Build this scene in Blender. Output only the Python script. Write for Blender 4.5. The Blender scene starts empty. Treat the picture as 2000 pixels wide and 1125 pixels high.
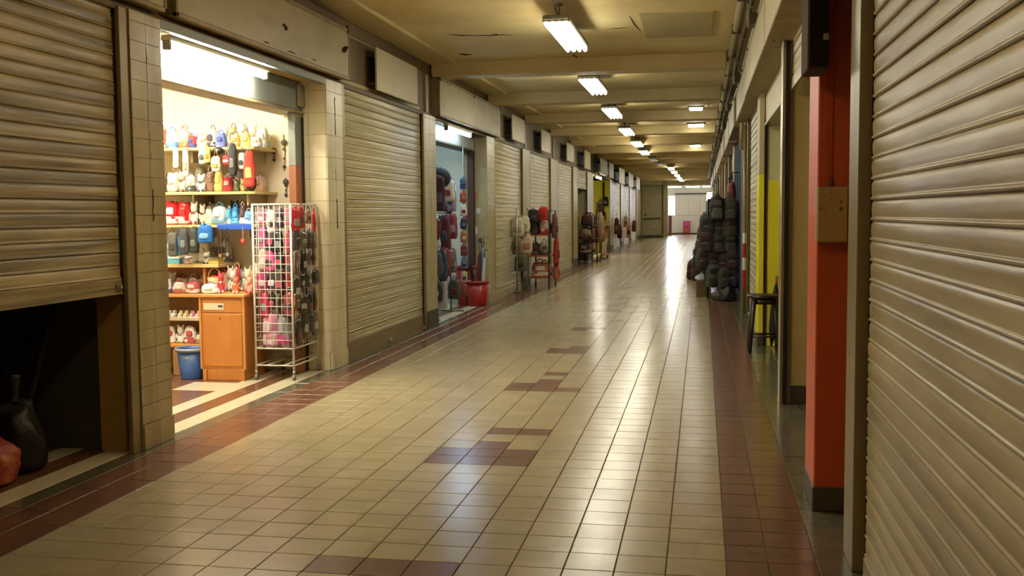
import bpy, math, random
from mathutils import Vector, Matrix, noise
random.seed(7)
scene = bpy.context.scene
COL = scene.collection
R = math.radians

# ------------------------------------------------------------------ camera
cam_data = bpy.data.cameras.new('camera')
cam_data.sensor_width = 36.0
cam_data.lens = 36.0                      # focal length 2000 px of a 2000 px wide frame
cam_data.clip_start = 0.05
cam_data.clip_end = 300
cam = bpy.data.objects.new('camera', cam_data)
COL.objects.link(cam)
cr = Vector((0.98328384, 0.18190442, -0.00797882))
cu = Vector((-0.00537696, 0.0728108, 0.99733128))
cf = Vector((-0.18199991, 0.98061683, -0.07257178))
cam.matrix_world = Matrix(((cr.x, cu.x, -cf.x, 0.0), (cr.y, cu.y, -cf.y, 0.0), (cr.z, cu.z, -cf.z, 1.45), (0, 0, 0, 1)))
scene.camera = cam

# ------------------------------------------------------------------ world, exposure
world = bpy.data.worlds.new('world')
scene.world = world
world.use_nodes = True
bg = world.node_tree.nodes['Background']
bg.inputs[0].default_value = (1.0, 0.86, 0.62, 1)
bg.inputs[1].default_value = 0.02
vs = scene.view_settings
vs.view_transform = 'Standard'
vs.look = 'None'
vs.gamma = 1.0
vs.use_curve_mapping = False
vs.exposure = 0.0
LAMP = 40.0        # radiance of the corridor tubes
LAMP_A = 240.0      # tubes of the gift shop
LAMP_C = 75.0      # bluish tube of the umbrella shop
WINDOW = 30.0      # lit windows at the far end

# ------------------------------------------------------------------ helpers
def lin(h):
    h = h.lstrip('#')
    v = [int(h[i:i + 2], 16) / 255 for i in (0, 2, 4)]
    return tuple(c / 12.92 if c <= 0.04045 else ((c + 0.055) / 1.055) ** 2.4 for c in v) + (1.0,)

MATS = {}
def pm(name, c, rough=0.5, c2=None, scale=6.0, stretch=(1, 1, 1), amt=0.5, thr=0.5, soft=0.25, bump=0.0, bscale=40.0,
       metal=0.0, coat=0.0, spec=0.5, rvar=0.0, cell=None, streak=None, slatvar=0.0):
    """procedural painted or moulded surface: base colour, worn patches of c2, fine relief"""
    if name in MATS:
        return MATS[name]
    m = bpy.data.materials.new(name)
    m.use_nodes = True
    nt = m.node_tree
    n, l = nt.nodes, nt.links
    b = n['Principled BSDF']
    b.inputs['Roughness'].default_value = rough
    b.inputs['Metallic'].default_value = metal
    b.inputs['Specular IOR Level'].default_value = spec
    b.inputs['Coat Weight'].default_value = coat
    geo = n.new('ShaderNodeNewGeometry')
    mp = n.new('ShaderNodeMapping')
    mp.inputs['Scale'].default_value = stretch
    l.new(geo.outputs['Position'], mp.inputs['Vector'])
    no = n.new('ShaderNodeTexNoise')
    no.inputs['Scale'].default_value = scale
    no.inputs['Detail'].default_value = 5
    no.inputs['Roughness'].default_value = 0.62
    l.new(mp.outputs[0], no.inputs['Vector'])
    rm = n.new('ShaderNodeMapRange')
    rm.inputs['From Min'].default_value = thr - soft
    rm.inputs['From Max'].default_value = thr + soft
    rm.inputs['To Max'].default_value = amt
    l.new(no.outputs['Fac'], rm.inputs['Value'])
    mx = n.new('ShaderNodeMix')
    mx.data_type = 'RGBA'
    col = lin(c)
    mx.inputs[6].default_value = col
    mx.inputs[7].default_value = lin(c2) if c2 else tuple(x * 0.72 for x in col[:3]) + (1,)
    l.new(rm.outputs[0], mx.inputs[0])
    out = mx.outputs[2]
    if streak:                                 # a second, differently stretched layer of dirt
        mp2 = n.new('ShaderNodeMapping')
        mp2.inputs['Scale'].default_value = streak[1]
        l.new(geo.outputs['Position'], mp2.inputs['Vector'])
        n2 = n.new('ShaderNodeTexNoise')
        n2.inputs['Scale'].default_value = 1.0
        n2.inputs['Detail'].default_value = 4
        l.new(mp2.outputs[0], n2.inputs['Vector'])
        r2 = n.new('ShaderNodeMapRange')
        r2.inputs['From Min'].default_value = 0.48
        r2.inputs['From Max'].default_value = 0.68
        r2.inputs['To Max'].default_value = streak[2]
        l.new(n2.outputs['Fac'], r2.inputs['Value'])
        m2 = n.new('ShaderNodeMix')
        m2.data_type = 'RGBA'
        l.new(out, m2.inputs[6])
        m2.inputs[7].default_value = lin(streak[0])
        l.new(r2.outputs[0], m2.inputs[0])
        out = m2.outputs[2]
    if slatvar:                                # slats replaced and weathered one by one
        oi = n.new('ShaderNodeObjectInfo')
        hs = n.new('ShaderNodeHueSaturation')
        rs_ = n.new('ShaderNodeMapRange')
        rs_.inputs['To Min'].default_value = 1 - slatvar
        rs_.inputs['To Max'].default_value = 1 + slatvar
        l.new(oi.outputs['Random'], rs_.inputs['Value'])
        l.new(rs_.outputs[0], hs.inputs['Value'])
        l.new(out, hs.inputs['Color'])
        out = hs.outputs[0]
    if cell:                                   # each tile fired to a slightly different tone
        sn = n.new('ShaderNodeVectorMath')
        sn.operation = 'SNAP'
        sn.inputs[1].default_value = (cell[0], cell[1], 1.0)
        l.new(geo.outputs['Position'], sn.inputs[0])
        wn = n.new('ShaderNodeTexWhiteNoise')
        l.new(sn.outputs[0], wn.inputs['Vector'])
        hv = n.new('ShaderNodeHueSaturation')
        rr = n.new('ShaderNodeMapRange')
        rr.inputs['To Min'].default_value = 1 - cell[2]
        rr.inputs['To Max'].default_value = 1 + cell[2]
        l.new(wn.outputs['Value'], rr.inputs['Value'])
        l.new(rr.outputs[0], hv.inputs['Value'])
        l.new(out, hv.inputs['Color'])
        out = hv.outputs[0]
    l.new(out, b.inputs['Base Color'])
    if rvar:
        r3 = n.new('ShaderNodeMapRange')
        r3.inputs['To Min'].default_value = max(0.02, rough - rvar)
        r3.inputs['To Max'].default_value = rough + rvar
        l.new(no.outputs['Fac'], r3.inputs['Value'])
        l.new(r3.outputs[0], b.inputs['Roughness'])
    if bump:
        n3 = n.new('ShaderNodeTexNoise')
        n3.inputs['Scale'].default_value = bscale
        n3.inputs['Detail'].default_value = 3
        l.new(mp.outputs[0], n3.inputs['Vector'])
        bp = n.new('ShaderNodeBump')
        bp.inputs['Strength'].default_value = bump
        bp.inputs['Distance'].default_value = 0.01
        l.new(n3.outputs['Fac'], bp.inputs['Height'])
        l.new(bp.outputs[0], b.inputs['Normal'])
    MATS[name] = m
    return m

def em(name, c, s):
    if name in MATS:
        return MATS[name]
    m = bpy.data.materials.new(name)
    m.use_nodes = True
    b = m.node_tree.nodes['Principled BSDF']
    b.inputs['Base Color'].default_value = lin(c)
    b.inputs['Emission Color'].default_value = lin(c)
    b.inputs['Emission Strength'].default_value = s
    MATS[name] = m
    return m

def cloth(h, kind='cloth'):
    if kind == 'plastic':
        return pm('plastic_' + h, h, 0.22, amt=0.25, scale=14, bump=0.25, bscale=18, coat=0.4)
    return pm('cloth_' + h, h, 0.75, amt=0.35, scale=22, bump=0.3, bscale=60)

class MB:
    """collects faces and builds ONE mesh object from them (world coordinates)"""
    def __init__(self):
        self.v, self.f, self.sm = [], [], []
    def add(self, vs, fs, smooth=False):
        o = len(self.v)
        self.v += [tuple(p) for p in vs]
        self.f += [tuple(i + o for i in q) for q in fs]
        self.sm += [smooth] * len(fs)
        return self
    def box(self, x0, x1, y0, y1, z0, z1, b=0.0):
        if b <= 0:
            vs = [(x, y, z) for z in (z0, z1) for y in (y0, y1) for x in (x0, x1)]
            return self.add(vs, [(0, 2, 3, 1), (4, 5, 7, 6), (0, 1, 5, 4), (2, 6, 7, 3), (0, 4, 6, 2), (1, 3, 7, 5)])
        b = min(b, (x1 - x0) * .45, (y1 - y0) * .45, (z1 - z0) * .45)
        xs, ys, zs = (x0, x0 + b, x1 - b, x1), (y0, y0 + b, y1 - b, y1), (z0, z0 + b, z1 - b, z1)
        idx, vs = {}, []
        for sx in (0, 1):
            for sy in (0, 1):
                for sz in (0, 1):
                    for ax in range(3):
                        p = [xs[1 + sx], ys[1 + sy], zs[1 + sz]]
                        p[ax] = (xs, ys, zs)[ax][3 * (sx, sy, sz)[ax]]
                        idx[(sx, sy, sz, ax)] = len(vs)
                        vs.append(tuple(p))
        I = lambda *k: idx[k]
        fs = []
        for s in (0, 1):
            q = [[I(s, a, c, 0) for a, c in ((0, 0), (1, 0), (1, 1), (0, 1))],
                 [I(a, s, c, 1) for a, c in ((0, 0), (0, 1), (1, 1), (1, 0))],
                 [I(a, c, s, 2) for a, c in ((0, 0), (1, 0), (1, 1), (0, 1))]]
            fs += [tuple(k if s else k[::-1]) for k in q]
        for a in (0, 1):
            for c in (0, 1):
                q = [(I(0, a, c, 1), I(1, a, c, 1), I(1, a, c, 2), I(0, a, c, 2)),
                     (I(a, 0, c, 0), I(a, 1, c, 0), I(a, 1, c, 2), I(a, 0, c, 2)),
                     (I(a, c, 0, 0), I(a, c, 1, 0), I(a, c, 1, 1), I(a, c, 0, 1))]
                fs += q
                fs.append((I(0, a, c, 0), I(0, a, c, 1), I(0, a, c, 2)))
                fs.append((I(1, a, c, 0), I(1, a, c, 1), I(1, a, c, 2)))
        return self.add(vs, fs)
    def tube(self, pts, r, n=8, closed=False, caps=True):
        pts = [Vector(p) for p in pts]
        m = len(pts)
        vs, fs = [], []
        up0 = Vector((0.13, 0.31, 0.94))
        for i, p in enumerate(pts):
            if closed:
                t = pts[(i + 1) % m] - pts[i - 1]
            else:
                t = pts[min(i + 1, m - 1)] - pts[max(i - 1, 0)]
            t.normalize()
            if abs(t.dot(up0)) > 0.95:
                up = Vector((1, 0, 0))
            else:
                up = up0
            a = t.cross(up).normalized()
            c = t.cross(a).normalized()
            rr = r[i] if isinstance(r, (list, tuple)) else r
            for k in range(n):
                w = 2 * math.pi * k / n
                vs.append(p + a * (rr * math.cos(w)) + c * (rr * math.sin(w)))
        for i in range(m if closed else m - 1):
            j = (i + 1) % m
            for k in range(n):
                k2 = (k + 1) % n
                fs.append((i * n + k, i * n + k2, j * n + k2, j * n + k))
        if caps and not closed:
            fs.append(tuple(range(n))[::-1])
            fs.append(tuple((m - 1) * n + k for k in range(n)))
        return self.add(vs, fs, True)
    def lathe(self, prof, cx, cy, n=20, sx=1.0, sy=1.0, cap=True):
        vs, fs = [], []
        for r, z in prof:
            for k in range(n):
                w = 2 * math.pi * k / n
                vs.append((cx + sx * r * math.cos(w), cy + sy * r * math.sin(w), z))
        for i in range(len(prof) - 1):
            for k in range(n):
                k2 = (k + 1) % n
                fs.append((i * n + k, i * n + k2, (i + 1) * n + k2, (i + 1) * n + k))
        if cap:
            fs.append(tuple(range(n))[::-1])
            fs.append(tuple((len(prof) - 1) * n + k for k in range(n)))
        return self.add(vs, fs, True)
    def ball(self, c, rx, ry, rz, n=12, m=8):
        vs, fs = [], []
        for i in range(m + 1):
            t = math.pi * i / m
            for k in range(n):
                w = 2 * math.pi * k / n
                vs.append((c[0] + rx * math.sin(t) * math.cos(w), c[1] + ry * math.sin(t) * math.sin(w), c[2] - rz * math.cos(t)))
        for i in range(m):
            for k in range(n):
                k2 = (k + 1) % n
                fs.append((i * n + k, i * n + k2, (i + 1) * n + k2, (i + 1) * n + k))
        return self.add(vs, fs, True)
    def soft(self, w, d, h, z0=0.0, y0=0.0, x0=0.0, prof=((0, .72), (.06, .94), (.3, 1.0), (.6, .96), (.85, .86), (.97, .66), (1, .3)), seed=0, n=16, p=3.2, crease=0.03):
        """stuffed fabric body: superelliptic rings, a little lumpy"""
        rg = random.Random(seed)
        vs, fs = [], []
        if len(prof) > 3:                       # finer rings along the same profile
            fine = []
            for (ta, sa_), (tb, sb_) in zip(prof, prof[1:]):
                k = max(1, round((tb - ta) * 11))
                fine += [(ta + (tb - ta) * j / k, sa_ + (sb_ - sa_) * j / k) for j in range(k)]
            prof = fine + [prof[-1]]
        fq = 2.6 / max(w, 0.05)
        so = seed * 7.31
        ph = [rg.uniform(0, 6.28) for _ in range(6)]
        for i, (t, s) in enumerate(prof):
            for k in range(n):
                a = 2 * math.pi * k / n
                ca, sa = math.cos(a), math.sin(a)
                rr = 1.0 / (abs(ca) ** p + abs(sa) ** p) ** (1 / p)
                lum = 1 + crease * (math.sin(3 * a + ph[0] + 4 * t) + math.sin(5 * a + ph[1] - 7 * t) * .7)
                px, py, pz = w / 2 * s * rr * ca * lum, d / 2 * (s ** .7) * rr * sa * lum, h * (t + crease * .6 * math.sin(2 * a + ph[2]) * t)
                q = 1 + crease * 3.2 * noise.noise((px * fq + so, py * fq, pz * fq)) + crease * 1.8 * noise.noise((px * fq * 2.7, py * fq * 2.7 + so, pz * fq * 2.7))
                vs.append((x0 + px * q, y0 + py * q, z0 + pz * (1 if t == 0 else .5 + .5 * q)))
        for i in range(len(prof) - 1):
            for k in range(n):
                k2 = (k + 1) % n
                fs.append((i * n + k, i * n + k2, (i + 1) * n + k2, (i + 1) * n + k))
        fs.append(tuple(range(n))[::-1])
        fs.append(tuple((len(prof) - 1) * n + k for k in range(n)))
        return self.add(vs, fs, True)
    def mesh(self, name, off=(0, 0, 0)):
        me = bpy.data.meshes.new(name)
        ox, oy, oz = off
        me.from_pydata([(x - ox, y - oy, z - oz) for x, y, z in self.v], [], self.f)
        me.polygons.foreach_set('use_smooth', self.sm)
        me.validate()
        me.update()
        return me
    def build(self, name, mat, parent=None, base=None):
        off = Vector((0, 0, 0))
        p = parent
        while p is not None:
            off += p.location
            p = p.parent
        if base is not None and parent is None:
            off = Vector(base)
        me = self.mesh(name, off)
        me.materials.append(mat)
        o = bpy.data.objects.new(name, me)
        COL.objects.link(o)
        if parent is not None:
            o.parent = parent
        elif base is not None:
            o.location = base
        return o

def thing(name, label, cat, loc, rz=0.0, group=None):
    o = bpy.data.objects.new(name, None)
    o.empty_display_size = 0.1
    COL.objects.link(o)
    o.location = loc
    o.rotation_euler = (0, 0, rz)
    o['label'] = label
    o['category'] = cat
    if group:
        o['group'] = group
    return o

def tag(o, label, cat, group=None):
    o['label'] = label
    o['category'] = cat
    if group:
        o['group'] = group
    return o

def struct(o):
    o['kind'] = 'structure'
    return o

def inst(name, me, mat, parent, loc, scale=(1, 1, 1), rot=(0, 0, 0)):
    """another object on shared mesh data with its own material; loc is relative to the parent"""
    o = bpy.data.objects.new(name, me)
    COL.objects.link(o)
    o.parent = parent
    o.location = loc
    o.scale = scale
    o.rotation_euler = rot
    if not me.materials:
        me.materials.append(mat)
    o.material_slots[0].link = 'OBJECT'
    o.material_slots[0].material = mat
    return o

def copy_tree(o, parent=None):
    c = o.copy()
    COL.objects.link(c)
    c.parent = parent
    for ch in list(o.children):
        copy_tree(ch, c)
    return c

ORD = ['first', 'second', 'third', 'fourth', 'fifth', 'sixth', 'seventh', 'eighth', 'ninth', 'tenth', 'eleventh', 'twelfth',
       'thirteenth', 'fourteenth', 'fifteenth']

# ------------------------------------------------------------------ materials
M_beige = pm('tile_beige', '#a19678', 0.23, c2='#938259', scale=3.0, amt=0.6, rvar=0.07, cell=(0.2035, 0.206, 0.07), bump=0.04, bscale=14)
M_brown = pm('tile_brown', '#6e4c38', 0.24, c2='#5a3c2a', scale=4.0, amt=0.6, rvar=0.08, cell=(0.2, 0.206, 0.10), bump=0.04, bscale=14)
M_slate = pm('tile_slate', '#6a6552', 0.2, c2='#44413a', scale=5.0, amt=0.8, rvar=0.15, bump=0.15, bscale=16)
M_white_tile = pm('tile_white', '#cfc7aa', 0.22, c2='#b0a684', scale=5.0, amt=0.5, rvar=0.06)
M_grout = pm('grout', '#857a5e', 0.85, c2='#3c3424', scale=9.0, amt=0.7)
M_ceil = pm('ceiling_paint', '#d6c591', 0.75, c2='#b89a5c', scale=0.55, amt=0.8, thr=0.52, soft=0.14, bump=0.12, bscale=6)
M_beam = pm('beam_paint', '#c8b685', 0.7, c2='#a88e58', scale=1.4, amt=0.7, bump=0.1, bscale=9)
M_wall = pm('wall_paint', '#a5946a', 0.7, c2='#857248', scale=1.6, amt=0.7, bump=0.08, bscale=12)
M_fascia = pm('fascia_board', '#6d5a38', 0.6, c2='#54442a', scale=2.2, amt=0.7)
M_shut = pm('shutter_paint', '#a89a72', 0.42, c2='#6f5c38', scale=1.6, stretch=(1, 0.45, 9), amt=0.8, thr=0.56, soft=0.12, bump=0.35, bscale=2.2,
            rvar=0.1, slatvar=.16, streak=('#4a3a20', (3, 0.7, 26), 0.8))
M_shut2 = pm('shutter_paint_clean', slatvar=.06, c='#b0a680', rough=0.4, c2='#86754c', scale=1.7, stretch=(1, 0.5, 7), amt=0.7, thr=0.56, soft=0.15, bump=0.3, bscale=2.4, rvar=0.1)
M_shutR = pm('shutter_paint_satin', slatvar=.07, c='#b0a47a', rough=0.36, c2='#7e6a42', scale=1.3, stretch=(1, 0.7, 5), amt=0.7, thr=0.55, soft=0.15, bump=0.5, bscale=2.6, rvar=0.1)
M_guide = pm('guide_metal', '#8f8057', 0.38, c2='#6a583a', scale=4, stretch=(1, 1, .3), amt=0.6, metal=0.25)
M_alu = pm('aluminium', '#a8a48f', 0.32, c2='#7c745c', scale=5, stretch=(1, 1, .4), amt=0.5, metal=0.7)
M_black = pm('black_gap', '#14110c', 0.7, amt=0.3)
M_ptile = pm('pillar_tile', '#b0a47d', 0.35, c2='#8c7a50', scale=3.2, amt=0.6, rvar=0.1, bump=0.05, streak=('#5e4c2c', (6, 6, 1.3), 0.3))
M_ptile2 = pm('pillar_tile_cream', '#d6cca8', 0.35, c2='#b8aa80', scale=3.2, amt=0.5, rvar=0.1, streak=('#7d6c48', (5, 5, 1.0), 0.25))
M_pgrout = pm('pillar_grout', '#857750', 0.8, amt=0.5)
M_pillar = pm('pillar_render', '#a8996e', 0.4, c2='#7e6c44', scale=3.0, stretch=(1, 1, .4), amt=0.6, rvar=0.1)
M_pbase = pm('pillar_base', '#4d4230', 0.55, c2='#332b1e', scale=7, amt=0.6)
M_board = pm('white_board', '#b9ae8a', 0.5, c2='#9f9068', scale=1.5, amt=0.5)
M_board2 = pm('sign_face', '#aca17c', 0.45, c2='#8d7d57', scale=1.7, amt=0.5, streak=('#6a5a38', (1, 1.2, 5), 0.25))
M_frame = pm('sign_frame', '#9c8a60', 0.5, c2='#5f4c2c', scale=6, amt=0.7)
M_house = pm('lamp_housing', '#6e664f', 0.5, amt=0.4)
M_shopwall = pm('shop_wall', '#f0e7ca', 0.6, c2='#e2d2a2', scale=1.8, amt=0.5)
M_shopwallC = pm('shop_wall_pale', '#cdd2c2', 0.55, c2='#b4a884', scale=2.2, amt=0.5)
M_wood = pm('wood_orange', '#b47534', 0.45, c2='#935820', scale=3.0, stretch=(3, 3, 0.5), amt=0.7, rvar=0.08)
M_wood2 = pm('wood_edge', '#c48a48', 0.45, c2='#a2682c', scale=3.0, stretch=(.5, 3, 3), amt=0.6)
M_shelf = pm('shelf_board', '#d8c48e', 0.5, c2='#bfa263', scale=3, stretch=(.4, 3, 3), amt=0.6)
M_grey = pm('grey_hood', '#7d8078', 0.45, c2='#62645c', scale=3, amt=0.5)
M_redbrown = pm('redbrown_post', '#9a5f3c', 0.5, c2='#7c4428', scale=5, stretch=(1, 1, .4), amt=0.6)
M_orange = pm('orange_paint', '#c4501f', 0.42, c2='#ac4217', scale=2.4, stretch=(1, 1, .35), amt=0.5, rvar=0.08)
M_yellow = pm('yellow_paint', '#ded62a', 0.5, c2='#c8bc24', scale=2.4, amt=0.5)
M_blue = pm('blue_paint', '#22304e', 0.8, c2='#182236', scale=4, amt=0.6, spec=0.15)
M_tan = pm('tan_render', '#a5803f', 0.6, c2='#86642e', scale=3, amt=0.6)
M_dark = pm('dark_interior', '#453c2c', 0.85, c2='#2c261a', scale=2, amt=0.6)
M_wire = pm('white_wire', '#d4cfc0', 0.35, amt=0.3, scale=20)
M_pipe = pm('pipe_paint', '#a99a72', 0.45, c2='#77653f', scale=5, stretch=(1, .3, 1), amt=0.6)
M_pipe2 = pm('pipe_dark', '#5a4c32', 0.55, c2='#3a301e', scale=5, stretch=(1, .3, 1), amt=0.6)
M_tube = em('tube_light', '#fdf9e4', LAMP)
M_tube_warm = em('tube_light_amber', '#ffe6b8', LAMP * 0.55)
M_tubeA = em('tube_light_warm', '#fff8e8', LAMP_A)
M_tubeC = em('tube_light_blue', '#b9dcff', LAMP_C)
M_tube_off = pm('tube_off', '#d8d8cc', 0.3, amt=0.2)
M_window = em('window_glow', '#eef2ff', WINDOW)

# ------------------------------------------------------------------ floor
ROW0, PITCH = 3.442, 0.206
BE = [-2.945, -2.763, -2.578, -2.397, -2.217, -2.013, -1.807, -1.600, -1.392, -1.185, -0.978, -0.768, -0.550, -0.343, -0.137, 0.107]
COLS = [(-3.325, -3.160, 'b'), (-3.160, -2.945, 'b')] + [(BE[i], BE[i + 1], i) for i in range(15)] + [(0.107, 0.277, 'b'), (0.277, 0.475, 'b')]
PATCH = {(7, 2), (8, 2), (9, 2), (7, 11), (8, 11), (9, 11), (7, 12), (8, 12), (9, 12), (8, 13), (8, 15), (9, 15),
         (7, 23), (8, 23), (9, 23), (7, 24), (8, 24), (8, 25), (8, 27), (7, 34), (8, 34), (7, 35), (8, 35), (8, 36),
         (7, 44), (7, 45), (8, 45), (7, 56), (8, 56), (8, 57), (7, 67), (8, 67), (8, 68), (7, 79), (8, 79), (8, 80)}
bed = MB()
bed.box(-5.7, 2.2, -7.9, 70.0, -0.2, -0.005)
floor = struct(bed.build('floor', M_grout))
def tile_faces(x0, x1, y0, y1, g=0.0022, c=0.0016, tilt=(0, 0), dz=0.0):
    x0 += g; x1 -= g; y0 += g; y1 -= g
    xm, ym = (x0 + x1) / 2, (y0 + y1) / 2
    z = lambda x, y: dz + (x - xm) * tilt[0] + (y - ym) * tilt[1]
    lo = [(x0, y0), (x1, y0), (x1, y1), (x0, y1)]
    hi = [(x0 + c, y0 + c), (x1 - c, y0 + c), (x1 - c, y1 - c), (x0 + c, y1 - c)]
    vs = [(x, y, -0.006) for x, y in lo] + [(x, y, z(x, y) - c) for x, y in lo] + [(x, y, z(x, y)) for x, y in hi]
    fs = [(8, 9, 10, 11)]
    for k in range(4):
        j = (k + 1) % 4
        fs += [(k, j, 4 + j, 4 + k), (4 + k, 4 + j, 8 + j, 8 + k)]
    return vs, fs
unit = MB()
unit.add(*tile_faces(-0.1, 0.1, -0.103, 0.103))
tile_me = unit.mesh('floor_tile')
tile_me.materials.append(M_beige)
far = {'be': MB(), 'br': MB()}
rt = random.Random(3)
for r in range(-54, 318):
    y0 = ROW0 + r * PITCH
    if y0 > 68.4:
        break
    for x0, x1, k in COLS:
        br = k == 'b' or (k, r) in PATCH
        tl = (rt.gauss(0, 0.0016), rt.gauss(0, 0.0016))
        dz = rt.uniform(-0.0006, 0.0004)
        if 0 <= r < 15:
            o = inst('floor_tile', tile_me, M_brown if br else M_beige, floor, ((x0 + x1) / 2, y0 + PITCH / 2, dz),
                     ((x1 - x0) / 0.2, 1, 1), (tl[1], -tl[0], 0))
        else:
            far['br' if br else 'be'].add(*tile_faces(x0, x1, y0, y0 + PITCH, tilt=tl, dz=dz))
for key, nm, mt in (('be', 'beige_tiling', M_beige), ('br', 'brown_tiling', M_brown)):
    o = far[key].build(nm, mt, floor)
    o['kind'] = 'stuff'
# slabs along both shop fronts
rs = random.Random(5)
slab_near, slab_far = [], MB()
for x0, x1 in ((-3.46, -3.325), (0.475, 0.72)):
    y = -6.0
    while y < 60:
        if 3.6 < y < 12:
            m = MB()
            m.add(*tile_faces(x0, x1, y, y + 0.42, tilt=(rs.gauss(0, .003), rs.gauss(0, .003)), dz=rs.uniform(-.001, .0005)))
            m.build('edge_slab', M_slate, floor)
        else:
            slab_far.add(*tile_faces(x0, x1, y, y + 0.42, tilt=(rs.gauss(0, .003), rs.gauss(0, .003))))
        y += 0.42
slab_far.build('edge_slabs', M_slate, floor)['kind'] = 'stuff'
# striped shop thresholds and the floors inside the open shops
for ya, yb in ((3.0, 9.04), (12.98, 16.2), (28.4, 31.0), (32.6, 38.6)):
    for x0, x1, mt in ((-3.63, -3.46, M_white_tile), (-3.805, -3.63, M_brown), (-3.965, -3.805, M_white_tile)):
        n = max(1, int((yb - ya) / 0.6))
        for i in range(n):
            m = MB()
            a = ya + (yb - ya) * i / n
            m.add(*tile_faces(x0, x1, a, a + (yb - ya) / n, g=0.001))
            m.build('threshold_strip', mt, floor)
    n = max(1, int((yb - ya) / 0.4))
    for i in range(n):
        a = ya + (yb - ya) * i / n
        for j in range(4):
            m = MB()
            mt = M_white_tile if (j == 0 and i % 5 == 2) else M_brown
            m.add(*tile_faces(-3.965 - 0.4 * (j + 1), -3.965 - 0.4 * j, a, a + (yb - ya) / n, g=0.0015))
            m.build('shop_floor_tile', mt, floor)
for a in (5.5, 6.3, 7.1, 8.0, 8.8, 9.6, 10.4):
    m = MB()
    m.add(*tile_faces(0.72, 2.1, a, a + 0.8, g=0.0015))
    m.build('shop_floor_tile', M_slate, floor)

# ------------------------------------------------------------------ ceiling
CZ = 3.40
m = MB()
m.box(-5.7, 2.2, -7.9, 60.0, CZ, CZ + 0.15)
m.box(-5.7, 3.2, 60.0, 70.0, CZ, CZ + 0.15)
ceiling = struct(m.build('ceiling', M_ceil))
BEAMS = [12.93, 16.45, 20.0, 23.5, 27.0, 30.5, 34.0, 37.5, 41.0, 44.5, 48.0, 51.5, 55.0, 58.0]
for y in BEAMS:
    m = MB()
    m.box(-3.44, 0.29, y, y + 0.34, CZ - 0.185, CZ + 0.01, 0.015)
    m.build('ceiling_beam', M_beam, ceiling)
m = MB()
m.box(-3.46, -3.10, -7.9, 60.0, CZ - 0.035, CZ + 0.01, 0.008)
struct(m.build('trim_1', M_beam))
m = MB()
m.box(-0.62, 0.10, 10.3, 11.7, CZ - 0.012, CZ + 0.005, 0.004)
m.build('patch_board', pm('patch_board', '#b3a576', 0.8, c2='#958658', scale=2, amt=0.5), ceiling)
M_crack = pm('crack_dirt', '#3a2e1a', 0.9, amt=0.4)
for pts, r in (([(-2.72, 11.0, 0), (-2.6, 11.08, 0), (-2.45, 11.12, 0), (-2.3, 11.16, 0), (-2.18, 11.15, 0), (-2.05, 11.2, 0)], 0.012),
               ([(-2.93, 12.34, 0), (-2.86, 12.4, 0), (-2.79, 12.42, 0)], 0.02),
               ([(-2.3, 11.16, 0), (-2.2, 11.1, 0)], 0.018),
               ([(-0.72, 10.4, 0), (-0.7, 10.9, 0), (-0.66, 11.3, 0)], 0.008),
               ([(-1.0, 11.05, 0), (-0.85, 11.04, 0), (-0.78, 11.02, 0)], 0.007)):
    m = MB()
    m.tube([(x, y, CZ - 0.001) for x, y, _ in pts], [r * (0.5 if i in (0, len(pts) - 1) else 1) * (1 + .3 * math.sin(i * 2.3)) * 0.6 for i in range(len(pts))], 6)
    m.build('flaking_crack', M_crack, ceiling)
for x0, x1, y0, y1 in ((-2.9, -2.1, 13.9, 14.9), (-0.62, 0.1, 18.6, 19.5)):      # lids of ceiling hatches
    m = MB()
    m.box(x0, x1, y0, y1, CZ - 0.010, CZ + 0.005, 0.004)
    m.build('hatch_lid', M_ceil, ceiling)

# ------------------------------------------------------------------ left wall, pillars, fascia
HB = 2.70        # underside of the header
m = MB()
m.box(-3.74, -3.46, -7.9, 60.0, HB, CZ)
wall_left = struct(m.build('wall_left', M_fascia))
m = MB()
m.box(-5.7, -5.5, -7.9, 60.0, -0.1, CZ)
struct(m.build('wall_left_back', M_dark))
m = MB()
m.box(-5.7, 2.2, -8.1, -7.9, -0.1, CZ + 0.1)
struct(m.build('wall_near', M_wall))
LP = [(-0.4, 0.0, 0), (5.745, 6.11, 1), (9.04, 9.47, 2), (12.44, 12.98, 3), (16.2, 16.78, 4), (19.62, 20.36, 5), (23.35, 24.45, 6), (27.5, 28.4, 7),
      (31.0, 32.6, 8), (38.6, 40.0, 9), (44.0, 45.4, 10), (49.4, 50.8, 11), (54.6, 58.4, 12)]
pt = MB()
pt.box(0, 1, 0, 1, 0, 1, 0.02)
ptile_me = pt.mesh('tile')
ptile_me.materials.append(M_ptile)
rp = random.Random(11)
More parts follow.
